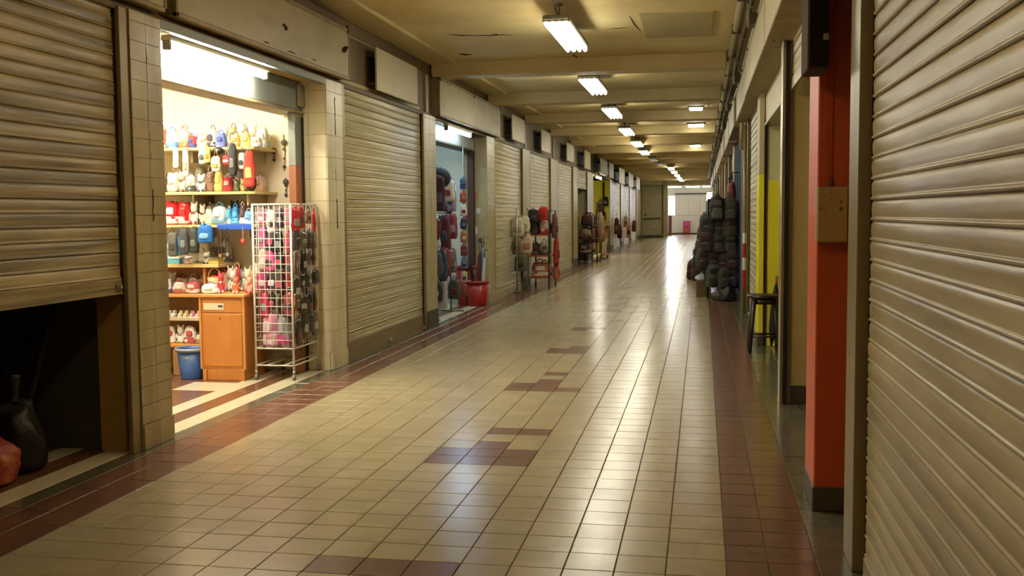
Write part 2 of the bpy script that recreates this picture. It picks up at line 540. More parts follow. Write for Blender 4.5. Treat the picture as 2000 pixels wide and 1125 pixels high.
for y0, y1, k in LP:
    m = MB()
    if k in (1, 2, 3, 4):
        m.box(-3.74 if k < 3 else -3.80, -3.408, y0 + 0.004, y1 - 0.004, 0.0, HB)
        p = m.build('pillar', M_pgrout, wall_left)
        mt = {1: M_ptile, 2: M_ptile2, 3: M_ptile, 4: M_ptile}[k]
        rowh = 0.118 if k == 1 else 0.203
        z = 0.0
        row = 0
        while z < HB - 0.01:
            h = (0.158 if k != 3 else 0.22) if row == 0 else min(rowh, HB - z)
            pr = 0.012 if row == 0 else 0.0
            for i in range(2):                                   # corridor side
                w = (y1 - y0) / 2
                inst('tile', ptile_me, M_pbase if (k == 3 and row == 0) else mt, p, (-3.41, y0 + i * w + 0.0015, z + 0.0015), (0.01 + pr + rp.uniform(0, .0012), w - 0.003, h - 0.003))
            for fy, dy in (((y0 - 0.002 - pr, 0.01 + pr),) if k in (2, 4) else ((y1 - 0.008, 0.01 + pr),)):   # reveal of the shop opening
                for i in range(2):
                    w = 0.165 if k < 3 else 0.196
                    inst('tile', ptile_me, mt, p, ((-3.74 if k < 3 else -3.80) + i * w + 0.0015, fy, z + 0.0015), (w - 0.003, dy, h - 0.003))
            z += h
            row += 1
    else:
        m.box(-3.80, -3.40, y0, y1, 0.0, HB, 0.006)
        p = m.build('pillar', M_pillar, wall_left)
        m = MB()
        m.box(-3.80, -3.392, y0 - 0.008, y1 + 0.008, 0.0, 0.22 if k != 4 else 0.13, 0.006)
        m.build('base_block', M_pbase if k != 4 else M_ptile2, p)
    if k == 0:
        continue
m = MB()                                                          # plain reveal of the dark bay beside the first pillar
m.box(-3.66, -3.49, 5.70, 5.74, 0.0, 2.6, 0.004)
m.build('reveal_panel', M_tan, wall_left)
# rust streaks and holes on the pillars
M_rust = pm('rust_stain', '#5a2f1a', 0.8, c2='#33200f', scale=18, amt=0.8)
for y, z0, z1, w in ((5.93, 2.0, 2.5, .012), (5.94, 1.72, 1.98, .009), (5.95, 1.42, 1.62, .02), (9.26, 2.2, 2.55, .03), (9.25, 1.75, 1.9, .016), (9.27, 1.32, 1.5, .034), (9.27, 1.5, 1.6, .026)):
    m = MB()
    n = 7
    pts = [(-3.3995, y + rp.uniform(-.3, .3) * w, z0 + (z1 - z0) * i / n) for i in range(n + 1)]
    m.tube(pts, [w * rp.uniform(.25, .6) for _ in pts], 6)
    o = m.build('rust_stain', M_rust, wall_left)
    o.scale = (0.12, 1, 1)
    o.location.x = -3.3995 * 0.88

# ------------------------------------------------------------------ roller shutters
SP = 0.078
prof = [(-.004, .002), (.002, .0), (.007, .002), (.0095, .006), (.009, .011), (.005, .0135), (.0035, .016), (.0045, .020), (.0062, .034), (.0068, .050), (.0060, .064), (.0030, .072), (.0005, .075), (.0, .080), (-.004, .080)]
sl = MB()
n = len(prof)
sl.add([(x, y, z) for y in (0, 1) for x, z in prof],
       [(i, (i + 1) % n, n + (i + 1) % n, n + i) for i in range(n)][:-1] + [tuple(range(n))[::-1], tuple(range(n, 2 * n))], True)
slat_me = sl.mesh('slat')
slat_me.materials.append(M_shut)
rsl = random.Random(21)
def shutter(y0, y1, zb, zt, side, label, mat, separate=True, bar=0.085, group=None, guides=True, X=None, lock=True, gz=0.0, gw=0.05, barmat=None):
    X = X if X is not None else (-3.445 if side < 0 else 0.655)
    s = 1 if side < 0 else -1
    t = thing('roller_shutter', label, 'shutter', (X, (y0 + y1) / 2, zb), 0, group)
    L = (y1 - y0) - 0.05
    ym = (y0 + y1) / 2
    cnt = int((zt - zb - bar) / SP) + 1
    if separate:
        for i in range(cnt):
            yy = -L / 2 if s > 0 else L / 2
            inst('slat', slat_me, mat, t, (rsl.uniform(-.0015, .0015), yy + rsl.uniform(-.004, .004), bar + i * SP), (1, L, 1), (0, rsl.gauss(0, .025) * s, 0 if s > 0 else math.pi))
    else:
        m = MB()
        for i in range(cnt):
            m.add([(X + s * x, ym + (y - .5) * L, zb + bar + i * SP + z) for y in (0, 1) for x, z in prof], [(k, (k + 1) % n, n + (k + 1) % n, n + k) for k in range(n - 1)])
        m.build('slat_curtain', mat, t)['kind'] = 'stuff'
    m = MB()
    m.box(X - .014, X + .014, y0 + .02, y1 - .02, zb, zb + bar, 0.006)
    m.box(X + s * .012 - .004, X + s * .012 + .004, y0 + .02, y1 - .02, zb, zb + 0.012)
    m.build('bottom_bar', barmat or mat, t)
    if lock:
        for yy in ((y0 + y1) / 2, y1 - 0.07):
            m = MB()
            m.box(X + s * .02 - .012, X + s * .02 + .012, yy - .025, yy + .025, zb + .02, zb + .065, 0.006)
            m.tube([(X + s * .03, yy, zb + .042), (X + s * .042, yy, zb + .042)], 0.011, 10)
            m.build('lock', M_alu, t)
    if guides:
        for yy, e in ((y0, 1), (y1, -1)):
            m = MB()
            a, b = (yy - gw, yy + .012) if e > 0 else (yy - .012, yy + gw)
            ya, yb = (yy - gw, yy - gw + .012) if e > 0 else (yy + gw - .012, yy + gw)
            m.box(X + s * .018, X + s * .046, min(a, yy - .004 * e), max(b, yy - .004 * e), gz, zt, .003)
            m.box(X - s * .02 if s > 0 else X - .046, X + s * .02 if s > 0 else X + .02, ya, yb, gz, zt)
            m.build('guide_rail', M_guide, t)
    return t
M_barb = pm('bar_brown', '#85744c', .5, c2='#5e4e30', scale=4, stretch=(1, .5, 4), amt=.7)
SH = 'closed cream roller shutter '
near = shutter(0.05, 5.66, 0.985, HB, -1, 'half-raised grimy cream roller shutter above a dark bay at the left edge', M_shut, X=-3.455, bar=0.095, gw=0.08)
shutter(9.52, 12.40, 0.0, HB, -1, SH + 'between tiled pillar and umbrella shop', M_shut2, bar=0.20, barmat=M_barb)
shutter(16.83, 19.58, 0.0, HB, -1, SH + 'right after the umbrella shop, bags hang before it', M_shut2, bar=0.12)
shutter(20.40, 23.31, 0.0, HB, -1, SH + 'behind the bag trolley on the left side', M_shut2, separate=False)
shutter(24.50, 27.46, 0.0, HB, -1, SH + 'between the bag trolley and the half-open bag shop', M_shut2, separate=False)
shutter(28.44, 30.96, 2.15, HB, -1, 'mostly rolled-up tan shutter over bags next to the yellow shop', M_shut, separate=False)
shutter(40.04, 43.96, 0.0, HB, -1, SH + 'first one beyond the yellow shop', M_shut2, separate=False)
shutter(45.44, 49.36, 0.0, HB, -1, SH + 'second one beyond the yellow shop', M_shut2, separate=False)
shutter(50.84, 54.56, 0.0, HB, -1, SH + 'third one beyond the yellow shop, nearest the end', M_shut2, separate=False)

# ------------------------------------------------------------------ sign boxes and boards along the left fascia
def lightbox(y0, y1, z0, z1, x1, label, panels=1, bracket=True, face=None):
    t = thing('sign_box', label, 'sign', (-3.46, (y0 + y1) / 2, z0))
    m = MB()
    m.box(-3.46, x1 - .012, y0 + .01, y1 - .01, z0 + .01, z1 - .01)
    m.build('case', M_frame, t)
    m = MB()
    f = .03
    m.box(x1 - .03, x1, y0, y1, z0, z0 + f, .004)
    m.box(x1 - .03, x1, y0, y1, z1 - f, z1, .004)
    m.box(x1 - .03, x1, y0, y0 + f, z0, z1, .004)
    m.box(x1 - .03, x1, y1 - f, y1, z0, z1, .004)
    m.build('rim', M_frame, t)
    for i in range(panels):
        a = y0 + f + (y1 - y0 - 2 * f) * i / panels
        b = y0 + f + (y1 - y0 - 2 * f) * (i + 1) / panels
        m = MB()
        m.box(x1 - .02, x1 - .006, a + .003, b - .003, z0 + f, z1 - f, .003)
        m.build('face_panel', face or M_board2, t)
    if bracket:
        for yy in (y0 + .05, (y0 + y1) / 2, y1 - .05):
            m = MB()
            m.box(x1 - .012, x1 + .006, yy - .012, yy + .012, z1 - .05, z1 + .03, .003)
            m.tube([(x1 + .004, yy, z1 - .03), (x1 + .014, yy, z1 - .03)], .008, 8)
            m.build('bracket', M_pbase, t)
    return t
sa = lightbox(6.2, 9.52, 2.735, 3.22, -3.33, 'large blank framed light box over the bright gift shop', 1)
for y, z, w, h in ((7.95, 2.98, .05, .03), (7.98, 2.96, .02, .04), (7.6, 2.79, .10, .012), (8.1, 2.79, .16, .012), (8.6, 2.80, .09, .012), (9.35, 3.0, .012, .10)):
    m = MB()
    m.tube([(-3.3365, y - w / 2, z), (-3.3355, y, z + h * .2), (-3.3365, y + w / 2, z - h * .2)], [h * .3, h * .5, h * .25], 6)
    m.build('peeled_mark', M_crack, sa)
lightbox(2.6, 6.1, 2.735, 3.22, -3.34, 'blank framed light box above the half-raised shutter', 1)
lightbox(13.0, 17.1, 2.72, 3.22, -3.34, 'blank pale light box of two panels over the umbrella shop', 2)
def board(y0, y1, z0, z1, x0, label, mat=M_board):
    t = thing('sign_board', label, 'sign', (-3.46, (y0 + y1) / 2, z0))
    m = MB()
    m.box(x0 - .025, x0, y0, y1, z0, z1, .005)
    m.build('board', mat, t)
    for zz in (z0 + .06, z1 - .09):
        m = MB()
        m.box(-3.47, x0 - .02, y0 + .06, y1 - .06, zz, zz + .03)
        m.build('bracket', M_pbase, t)
    for yy in (y0 + .03, y1 - .03):
        m = MB()
        m.tube([(x0 - .002, yy, z0 + .03), (x0 + .004, yy, z0 + .03)], .007, 8)
        m.build('screw', M_alu, t)
    return t
board(10.35, 11.9, 2.745, 3.185, -3.33, 'blank white board on the fascia above the first closed shutter')
board(17.95, 19.25, 2.76, 3.2, -3.3, 'blank grey-green board right after the two-panel light box', M_board2)
board(21.3, 22.6, 2.76, 3.2, -3.3, 'blank board above the bag trolley bay', M_board2)
board(25.4, 26.8, 2.76, 3.2, -3.3, 'blank board between trolley bay and half-open bag shop', M_board2)
board(28.9, 30.4, 2.72, 3.22, -3.25, 'blank board above the half-open bag shop')
board(33.2, 35.6, 2.70, 3.22, -3.22, 'cream board over the near half of the yellow shop')
board(36.4, 38.2, 2.70, 3.22, -3.22, 'cream board over the far half of the yellow shop')
board(40.2, 43.2, 2.62, 3.22, -3.18, 'pale board above the first shutter beyond the yellow shop')
board(45.6, 48.6, 2.62, 3.22, -3.18, 'pale board above the second shutter beyond the yellow shop')
board(51.0, 54.0, 2.62, 3.22, -3.18, 'pale board above the shutter nearest the end')
for y in (12.7, 20.1, 24.0, 27.9):                                   # upright strips dividing the fascia
    m = MB()
    m.box(-3.47, -3.43, y - .05, y + .05, HB, 3.21, .004)
    m.build('fascia_strip', M_pillar, wall_left)
m = MB()
m.box(-3.47, -3.425, -7.9, 60, HB - .02, HB + .035, .006)
struct(m.build('trim_2', M_fascia))
m = MB()
m.tube([(-3.45, 9.55, 3.215), (-3.45, 12.4, 3.215)], .011, 8)
tag(m.build('conduit_pipe', M_pipe, None, (-3.45, 9.55, 3.21)), 'thin pale conduit above the first white board', 'pipe')

# ------------------------------------------------------------------ hanging corridor lamps
def lamp(label):
    t = thing('ceiling_lamp', label, 'lamp', (0, 0, 3.2), 0, 'tube lamps hung along the corridor')
    m = MB()
    m.box(-.125, .125, -.80, .80, 3.205, 3.255, .012)
    m.build('housing', M_house, t)
    for e in (-1, 1):
        m = MB()
        m.box(-.125, .125, e * .775 - .02, e * .775 + .02, 3.188, 3.215, .006)
        m.build('end_cap', M_house, t)
    for i in range(4):
        x = -.0915 + .061 * i
        m = MB()
        m.tube([(x, -.80, 3.178), (x, -.79, 3.178), (x, .79, 3.178), (x, .80, 3.178)], [.013, .019, .019, .013], 10)
        m.build('tube', M_tube, t)
    for e in (-1, 1):
        m = MB()
        m.tube([(0, e * .55, 3.25), (0, e * .55, CZ)], .006, 6)
        m.lathe([(.03, CZ - .02), (.03, CZ)], 0, e * .55, 10)
        m.build('hanger', M_pipe2, t)
    m = MB()
    m.tube([(0, -.6, 3.255), (-.01, -.8, 3.33), (-.03, -1.0, CZ - .006), (-.09, -1.5, CZ - .006)], .008, 6)
    m.build('cord', M_pipe2, t)
    return t
LL = [(-1.32, 10.2, 'nearest visible four-tube lamp under the ceiling'), (-1.48, 14.25, 'second four-tube lamp, just past the first beam'),
      (-1.55, 18.1, 'third four-tube lamp along the ceiling'), (-1.6, 22.35, 'fourth four-tube lamp along the ceiling'),
      (-1.63, 26.4, 'fifth four-tube lamp along the ceiling'), (-1.66, 30.2, 'sixth four-tube lamp along the ceiling'),
      (-1.22, 41.5, 'nearest of the far cluster of five small bright lamps'), (-1.2, 45.5, 'second of the far cluster of five bright lamps'),
      (-1.17, 49.5, 'third of the far cluster of five bright lamps'), (-1.14, 53.5, 'fourth of the far cluster of five bright lamps'), (-1.12, 57.3, 'added farthest of the far cluster of five lamps, brightening the end door'),  # cluster stretched and its farthest lamp added to brighten the end door
      (-1.3, 6.1, 'unseen amber four-tube lamp above the frame nearest the viewer'), (-1.3, 1.6, 'unseen amber four-tube lamp overhead beside the viewer'), (-1.3, -2.6, 'added amber four-tube fill lamp behind the viewer'),  # unseen lamps added to match the amber near light, the last as fill
      (-1.6, 34.2, 'unlit tube lamp after the sixth lit lamp'), (-1.5, 37.8, 'unlit tube lamp just before the far cluster')]
proto = None
for x, y, lab in LL:
    if proto is None:
        o = proto = lamp(lab)
    else:
        o = copy_tree(proto)
        o['label'] = lab
    o.location = (x, y, 3.2)
    if 'unlit' in lab or 'viewer' in lab:
        for ch in o.children:
            if ch.name.startswith('tube'):
                ch.material_slots[0].link = 'OBJECT'
                ch.material_slots[0].material = M_tube_off if 'unlit' in lab else M_tube_warm
for i, (x, y, s) in enumerate(((-.12, 19.4, .12), (-.14, 23.1, .17), (-.2, 30.2, .15), (-.18, 35.6, .2))):
    t = thing('ceiling_lamp', 'small square ceiling lamp near the right wall, %s from the viewer' % ORD[i], 'lamp', (x, y, CZ - .06), 0, 'small square lamps near the right wall')
    m = MB()
    m.box(x - s - .02, x + s + .02, y - s - .02, y + s + .02, CZ - .035, CZ, .008)
    m.build('base_plate', M_house, t)
    m = MB()
    m.box(x - s, x + s, y - s, y + s, CZ - .075, CZ - .03, .02)
    m.build('diffuser', em('small_lamp', '#f6f4ea', 22.0), t)
def shoptube(x, y0, y1, z, mat, label, reflector=True):
    t = thing('tube_lamp', label, 'lamp', (x, (y0 + y1) / 2, z))
    m = MB()
    m.box(x - .035, x + .035, y0, y1, z + .035, z + .075, .006)
    m.build('batten', M_board, t)
    m = MB()
    m.tube([(x, y0 + .03, z), (x, y1 - .03, z)], .018, 10)
    m.build('tube', mat, t)
    for yy in (y0 + .02, y1 - .02):
        m = MB()
        m.box(x - .025, x + .025, yy - .02, yy + .02, z - .022, z + .045, .005)
        m.build('holder', M_house, t)
    return t

# ------------------------------------------------------------------ gift shop on the left (first open bay)
wl = MB()
wl.box(-5.5, -3.74, 9.06, 9.2, 0, 3.0)
far_side = struct(wl.build('wall_shop_far', M_shopwall))
m = MB(); m.box(-5.5, -5.4, 6.0, 9.06, 0, 3.0); struct(m.build('wall_shop_back', M_shopwall))
m = MB(); m.box(-5.5, -3.74, 5.9, 6.02, 0, 3.0); struct(m.build('wall_shop_near', M_shopwall))
m = MB(); m.box(-5.5, -3.60, 5.9, 9.2, 2.95, 3.05); struct(m.build('ceiling_shop', M_shopwall))
m = MB(); m.box(-3.74, -3.405, 6.11, 9.04, HB - .03, HB + .01, .004); struct(m.build('trim_3', pm('soffit_paint', '#c3a468', 0.55, c2='#a5844a', scale=2, amt=0.5)))
m = MB(); m.box(-3.452, -3.40, 6.11, 9.04, HB - .055, HB + .005, .004); struct(m.build('trim_4', M_grey))
t = thing('shutter_hood', 'grey metal shutter hood across the top of the gift shop opening', 'shutter hood', (-3.7, 7.57, 2.39))
m = MB(); m.box(-3.84, -3.63, 6.12, 9.03, 2.40, 2.66, .01); m.build('hood', M_grey, t)
m = MB(); m.box(-3.85, -3.615, 6.12, 9.03, 2.375, 2.402, .004); m.build('lip', M_frame, t)
m = MB(); m.box(-3.63, -3.60, 8.90, 9.03, 2.44, 2.64, .006); m.build('gear_cover', M_alu, t)
t = thing('shutter_post', 'upright shutter rail, grey above and red-brown below, at the gift shop opening', 'post', (-3.64, 8.95, 0))
m = MB(); m.box(-3.70, -3.63, 8.85, 9.02, 1.9, 2.375, .004); m.build('upper_section', M_grey, t)
m = MB(); m.box(-3.70, -3.63, 8.85, 9.02, 0, 1.9, .004); m.build('lower_section', M_redbrown, t)
m = MB(); m.box(-3.632, -3.622, 8.99, 9.03, 0, 2.35); m.build('groove', M_black, t)
shoptube(-3.5, 6.35, 7.95, 2.575, M_tubeA, 'bright fluorescent tube under the gift shop header')
shoptube(-4.4, 6.5, 8.3, 2.86, M_tubeA, 'outer fluorescent tube on the ceiling inside the gift shop')
shoptube(-4.9, 6.5, 8.3, 2.86, M_tubeA, 'added inner ceiling tube brightening the inside of the gift shop')  # extra tube, added for a brighter shop interior
# shelves on the far side wall
for i, (z, x0, x1, lab) in enumerate(((2.035, -5.38, -3.90, 'top'), (1.64, -5.38, -3.90, 'second'), (1.345, -5.38, -3.90, 'third'))):
    t = thing('wall_shelf', '%s long pale shelf across the gift shop side wall' % lab, 'shelf', (-4.6, 8.8, z), 0, 'long shelves in the gift shop')
    m = MB(); m.box(x0, x1, 8.56, 9.06, z, z + .026, .004); m.build('board', M_shelf, t)
    for xx in (x0 + .15, -4.55, x1 - .12):
        m = MB(); m.box(xx - .01, xx + .01, 8.66, 9.06, z - .10, z, .003); m.build('bracket', M_board, t)
m = MB(); m.box(-4.27, -3.92, 8.548, 8.562, 1.325, 1.375, .004)
tag(m.build('shelf_liner', pm('blue_liner', '#1b4fb4', 0.35, amt=0.4, scale=20), None, (-4.1, 8.555, 1.325)), 'bright blue plastic strip on the edge of the third shelf', 'liner')
t = thing('shelf_unit', 'low open wooden shelf unit beside the drawer cabinet', 'shelf', (-4.85, 8.8, 0))
for z, x0, x1, mt in ((.985, -5.38, -4.27, M_shelf), (.715, -5.38, -4.44, M_wood2), (.255, -5.38, -4.44, M_wood2)):
    m = MB(); m.box(x0, x1, 8.56, 9.05, z, z + .03, .004); m.build('shelf_board', mt, t)
for z in (.50,):
    m = MB(); m.box(-5.38, -4.46, 8.58, 9.0, z, z + .014, .003); m.box(-5.38, -4.46, 8.575, 8.585, z, z + .03, .002); m.build('tray', M_board, t)
m = MB(); m.box(-4.445, -4.42, 8.6, 9.05, 0, 1.0, .003); m.build('side_panel', M_wood, t)
m = MB(); m.box(-5.38, -4.44, 9.035, 9.055, 0, 1.0); m.build('back_panel', M_wood, t)
# drawer cabinet
t = thing('drawer_cabinet', 'orange wooden cabinet with one drawer and a door in the gift shop', 'cabinet', (-4.1, 8.6, 0))
cx0, cx1, cy0, cy1 = -4.355, -3.925, 8.33, 8.78
m = MB(); m.box(cx0 + .008, cx1 - .008, cy0 + .012, cy1, .10, .735, .004); m.build('body', M_wood, t)
m = MB(); m.box(cx0 - .012, cx1 + .012, cy0 - .012, cy1 + .01, .735, .765, .006); m.build('top', M_wood2, t)
m = MB(); m.box(cx0 + .03, cx1 - .03, cy0 + .006, cy0 + .02, .60, .715, .005); dr = m.build('drawer', M_wood, t)
m = MB(); m.box(cx0 + .045, cx0 + .235, cy0 + .002, cy0 + .007, .625, .685, .001); m.build('paper_label', M_white_tile, dr)
m = MB(); m.box(cx0 + .185, cx0 + .225, cy0 - .006, cy0 + .004, .655, .668, .002); m.build('pull', M_black, dr)
m = MB(); m.box(cx0 + .03, cx1 - .03, cy0 + .004, cy0 + .02, .125, .592, .005); dd = m.build('door', M_wood, t)
m = MB(); m.lathe([(.001, .545), (.008, .547), (.008, .553), (.001, .555)], cx0 + .2, cy0 - .001, 10); m.build('knob', M_pbase, dd)
for xx in (cx0, cx1 - .02):
    m = MB(); m.box(xx, xx + .02, cy0, cy0 + .03, .10, .735, .003); m.build('stile', M_wood2, t)
m = MB(); m.box(cx0 + .02, cx1 - .015, cy0 + .012, cy1 - .01, .0, .10, .004); m.box(cx0 + .02, cx0 + .06, cy0 + .0, cy0 + .02, 0, .1, .003); m.box(cx1 - .07, cx1 - .015, cy0, cy0 + .02, 0, .1, .003); m.build('plinth', M_wood, t)
# blue bin
t = thing('waste_bin', 'blue plastic waste bin under the low shelf', 'bin', (-4.48, 8.42, 0))
M_bin = pm('bin_blue', '#2d4f8c', 0.35, amt=0.3, scale=9)
m = MB(); m.lathe([(.098, 0), (.100, .01), (.128, .255), (.124, .255), (.095, .015)], -4.48, 8.42, 24); m.build('tub', M_bin, t)
m = MB(); m.lathe([(.126, .25), (.140, .252), (.142, .275), (.126, .278), (.122, .25)], -4.48, 8.42, 24, cap=False); m.build('rim', M_bin, t)
m = MB(); m.lathe([(.118, .24), (.146, .281), (.149, .262), (.13, .245)], -4.48, 8.42, 18, cap=False); m.build('liner_bag', pm('liner_bag', '#8c8f96', 0.3, amt=0.5, scale=20), t)
m = MB(); m.box(-4.5, -4.46, 8.299, 8.304, .19, .235, .001); m.build('sticker', M_white_tile, t)
m = MB(); m.box(-4.74, -4.65, 8.55, 8.75, 0.0, .235, .006)
tag(m.build('cardboard_box', pm('cardboard', '#8c6a40', 0.8, amt=0.4), None, (-4.7, 8.65, 0)), 'small cardboard box on the floor left of the blue bin', 'box')


# ------------------------------------------------------------------ goods: makers
SEED = [100]
def nseed():
    SEED[0] += 1
    return SEED[0]
def arc(x, y, z, w, h, n=8, ax='x'):
    pts = []
    for i in range(n + 1):
        a = math.pi * i / n
        d = -math.cos(a) * w / 2
        pts.append((x + d, y, z + math.sin(a) * h) if ax == 'x' else (x, y + d, z + math.sin(a) * h))
    return pts
def bag(label, x, y, z, w, h, c, a, rz=0.0, d=None, group=None, cat='bag', name='hand_bag'):
    d = d or min(0.16, max(0.05, w * 0.7))
    t = thing(name, label, cat, (x, y, z), rz, group)
    def bd(m, nm, mt):
        o = m.build(nm, mt); o.parent = t; return o
    k = 'plastic' if SEED[0] % 3 == 0 else 'cloth'
    m = MB(); m.soft(w, d, h * .82, seed=nseed(), crease=.05); bd(m, 'body', cloth(c, k))
    m = MB(); m.soft(w * 1.03, d * 1.04, h * .26, z0=h * .04, prof=((0, .9), (.1, .97), (.5, 1), (.95, 1), (1, .97)), seed=SEED[0]); bd(m, 'base_band', cloth(a if SEED[0] % 2 else c, k))
    m = MB(); m.soft(w * .55, d * .25, h * .26, z0=h * .36, y0=-d * .5, seed=nseed()); bd(m, 'front_pocket', cloth(c if SEED[0] % 3 else a, k))
    m = MB(); m.tube(arc(0, 0, h * .78, w * .5, h * .22), max(.004, w * .035), 6); bd(m, 'handle', cloth(a))
    return t
def plush(label, x, y, z, w, h, c, a, rz=0.0, group=None):
    t = thing('plush_toy', label, 'toy', (x, y, z), rz, group)
    def bd(m, nm, mt):
        o = m.build(nm, mt); o.parent = t; return o
    m = MB(); m.soft(w * .8, w * .6, h * .6, prof=((0, .6), (.1, .95), (.35, 1), (.7, .8), (1, .45)), p=2.2, seed=nseed()); bd(m, 'body', cloth(c))
    m = MB(); m.ball((0, -w * .05, h * .70), w * .38, w * .33, h * .22); bd(m, 'head', cloth(c))
    for s in (-1, 1):
        m = MB(); m.ball((s * w * .28, 0, h * .90), w * .12, w * .07, h * .10, 8, 6); bd(m, 'ear', cloth(c))
        m = MB(); m.ball((s * w * .40, -w * .15, h * .38), w * .12, w * .12, h * .15, 8, 6); bd(m, 'arm', cloth(c))
        m = MB(); m.ball((s * w * .25, -w * .28, h * .08), w * .15, w * .2, h * .08, 8, 6); bd(m, 'foot', cloth(a))
    m = MB(); m.ball((0, -w * .3, h * .52), w * .22, w * .08, h * .05, 8, 6); bd(m, 'bow', cloth(a))
    return t
def hang(label, x, y, z, w, h, c, a, ztop, rz=0.0, d=None, plastic=False, group=None, name='hanging_pouch', hook=None):
    d = d or max(.03, min(.10, w * .55))
    t = thing(name, label, 'bag', (x, y, z), rz, group)
    def bd(m, nm, mt):
        o = m.build(nm, mt); o.parent = t; return o
    k = 'plastic' if plastic else 'cloth'
    m = MB(); m.soft(w, d, h, seed=nseed(), crease=.045); bd(m, 'body', cloth(c, k))
    m = MB(); m.soft(w * .6, d * .3, h * .3, z0=h * .25, y0=-d * .5, seed=nseed()); bd(m, 'front_patch', cloth(a, k))
    if hook:
        ch, sh = math.cos(-rz), math.sin(-rz)
        zh = ztop - z
        m = MB(); m.tube([(0, 0, zh - .012), (0, 0, zh), (hook[0] * ch - hook[1] * sh, hook[0] * sh + hook[1] * ch, zh)], .003, 5); bd(m, 'hook', M_alu)
    hz = max(.03, ztop - z - h * .95)
    m = MB(); m.tube([(-w * .2, 0, h * .93), (-w * .1, 0, h * .95 + hz * .6), (0, 0, h * .95 + hz), (w * .1, 0, h * .95 + hz * .6), (w * .2, 0, h * .93)], max(.003, w * .03), 6); bd(m, 'strap', cloth(a))
    return t
def roundpurse(label, x, y, z, w, h, c, a, ztop, hooked=False):
    t = thing('round_purse', label, 'bag', (x, y, z))
    def bd(m, nm, mt):
        o = m.build(nm, mt); o.parent = t; return o
    m = MB(); m.ball((0, 0, h / 2), w / 2, w * .32, h / 2, 14, 10); bd(m, 'body', cloth(c))
    m = MB(); m.ball((0, -w * .30, h * .55), w * .14, w * .03, h * .1, 8, 6); bd(m, 'badge', cloth(a))
    if hooked:
        m = MB(); m.tube([(0, 0, ztop - z - .01), (0, 8.58 - y, ztop - z)], .003, 5); bd(m, 'hook', M_alu)
    m = MB(); m.tube([(-w * .15, 0, h * .94), (0, 0, max(h * 1.1, ztop - z)), (w * .15, 0, h * .94)], .004, 6); bd(m, 'strap', cloth(a))
    return t
def strap(label, x, y, z, w, h, c, a):
    t = thing('hanging_strap', label, 'strap', (x, y, z))
    def bd(m, nm, mt):
        o = m.build(nm, mt); o.parent = t; return o
    m = MB()
    m.tube([(-w * .3, 0, .02), (-w * .35, 0, h * .5), (-w * .1, 0, h), (w * .1, 0, h), (w * .35, 0, h * .5), (w * .3, 0, .02), (0, 0, 0)], w * .12, 6, closed=True)
    bd(m, 'webbing', cloth(c))
    m = MB(); m.box(-w * .35, w * .35, -.008, .008, -.012, .02, .004); bd(m, 'buckle', pm('buckle_' + a, a, .35, metal=.6))
    return t
def carton(label, x, y, z, w, h, c, a):
    t = thing('gift_box', label, 'box', (x, y, z))
    def bd(m, nm, mt):
        o = m.build(nm, mt); o.parent = t; return o
    m = MB(); m.box(-w / 2, w / 2, -.06, .06, 0, h * .7, .003); bd(m, 'base', cloth(c, 'plastic'))
    m = MB(); m.box(-w / 2 - .003, w / 2 + .003, -.063, .063, h * .7, h, .003); bd(m, 'lid', cloth(a, 'plastic'))
    return t
def shoe(label, x, y, z, w, h, c, a, rz=0.0):
    t = thing('baby_shoe', label, 'shoe', (x, y, z), rz)
    def bd(m, nm, mt):
        o = m.build(nm, mt); o.parent = t; return o
    L = w * 1.9
    m = MB(); m.soft(w * .95, L, h * .28, prof=((0, .92), (.3, 1), (1, .96)), p=2.4, seed=nseed(), crease=0); bd(m, 'sole', cloth(a))
    m = MB(); m.soft(w * .85, L * .55, h * .75, z0=h * .25, y0=L * .18, p=2.4, prof=((0, 1), (.5, .9), (.9, .8), (1, .6)), seed=nseed(), crease=.01); m.soft(w * .85, L * .55, h * .42, z0=h * .25, y0=-L * .18, p=2.2, prof=((0, 1), (.5, .9), (1, .5)), seed=nseed(), crease=.01); bd(m, 'upper', cloth(c))
    m = MB(); m.box(-w * .3, w * .3, -L * .05, L * .0, h * .6, h * .72, .003); bd(m, 'lace', cloth(a))
    return t
def basket(label, x, y, z, w, h, c, a):
    t = thing('straw_basket', label, 'basket', (x, y, z))
    def bd(m, nm, mt):
        o = m.build(nm, mt); o.parent = t; return o
    r = w / 2
    M = pm('straw_' + c, c, .75, amt=.6, scale=40, stretch=(1, 1, 4), bump=.5, bscale=50)
    m = MB(); m.lathe([(r * .7, 0), (r * .85, h * .2), (r, h * .6), (r * .95, h * .62), (r * .8, h * .2)], 0, 0, 18); bd(m, 'bowl', M)
    m = MB(); m.tube(arc(0, 0, h * .58, w * .92, h * .42, 10), .006, 6); bd(m, 'handle', M)
    m = MB(); m.ball((0, 0, h * .55), r * .8, r * .8, h * .14); bd(m, 'cloth_filling', cloth(a))
    return t
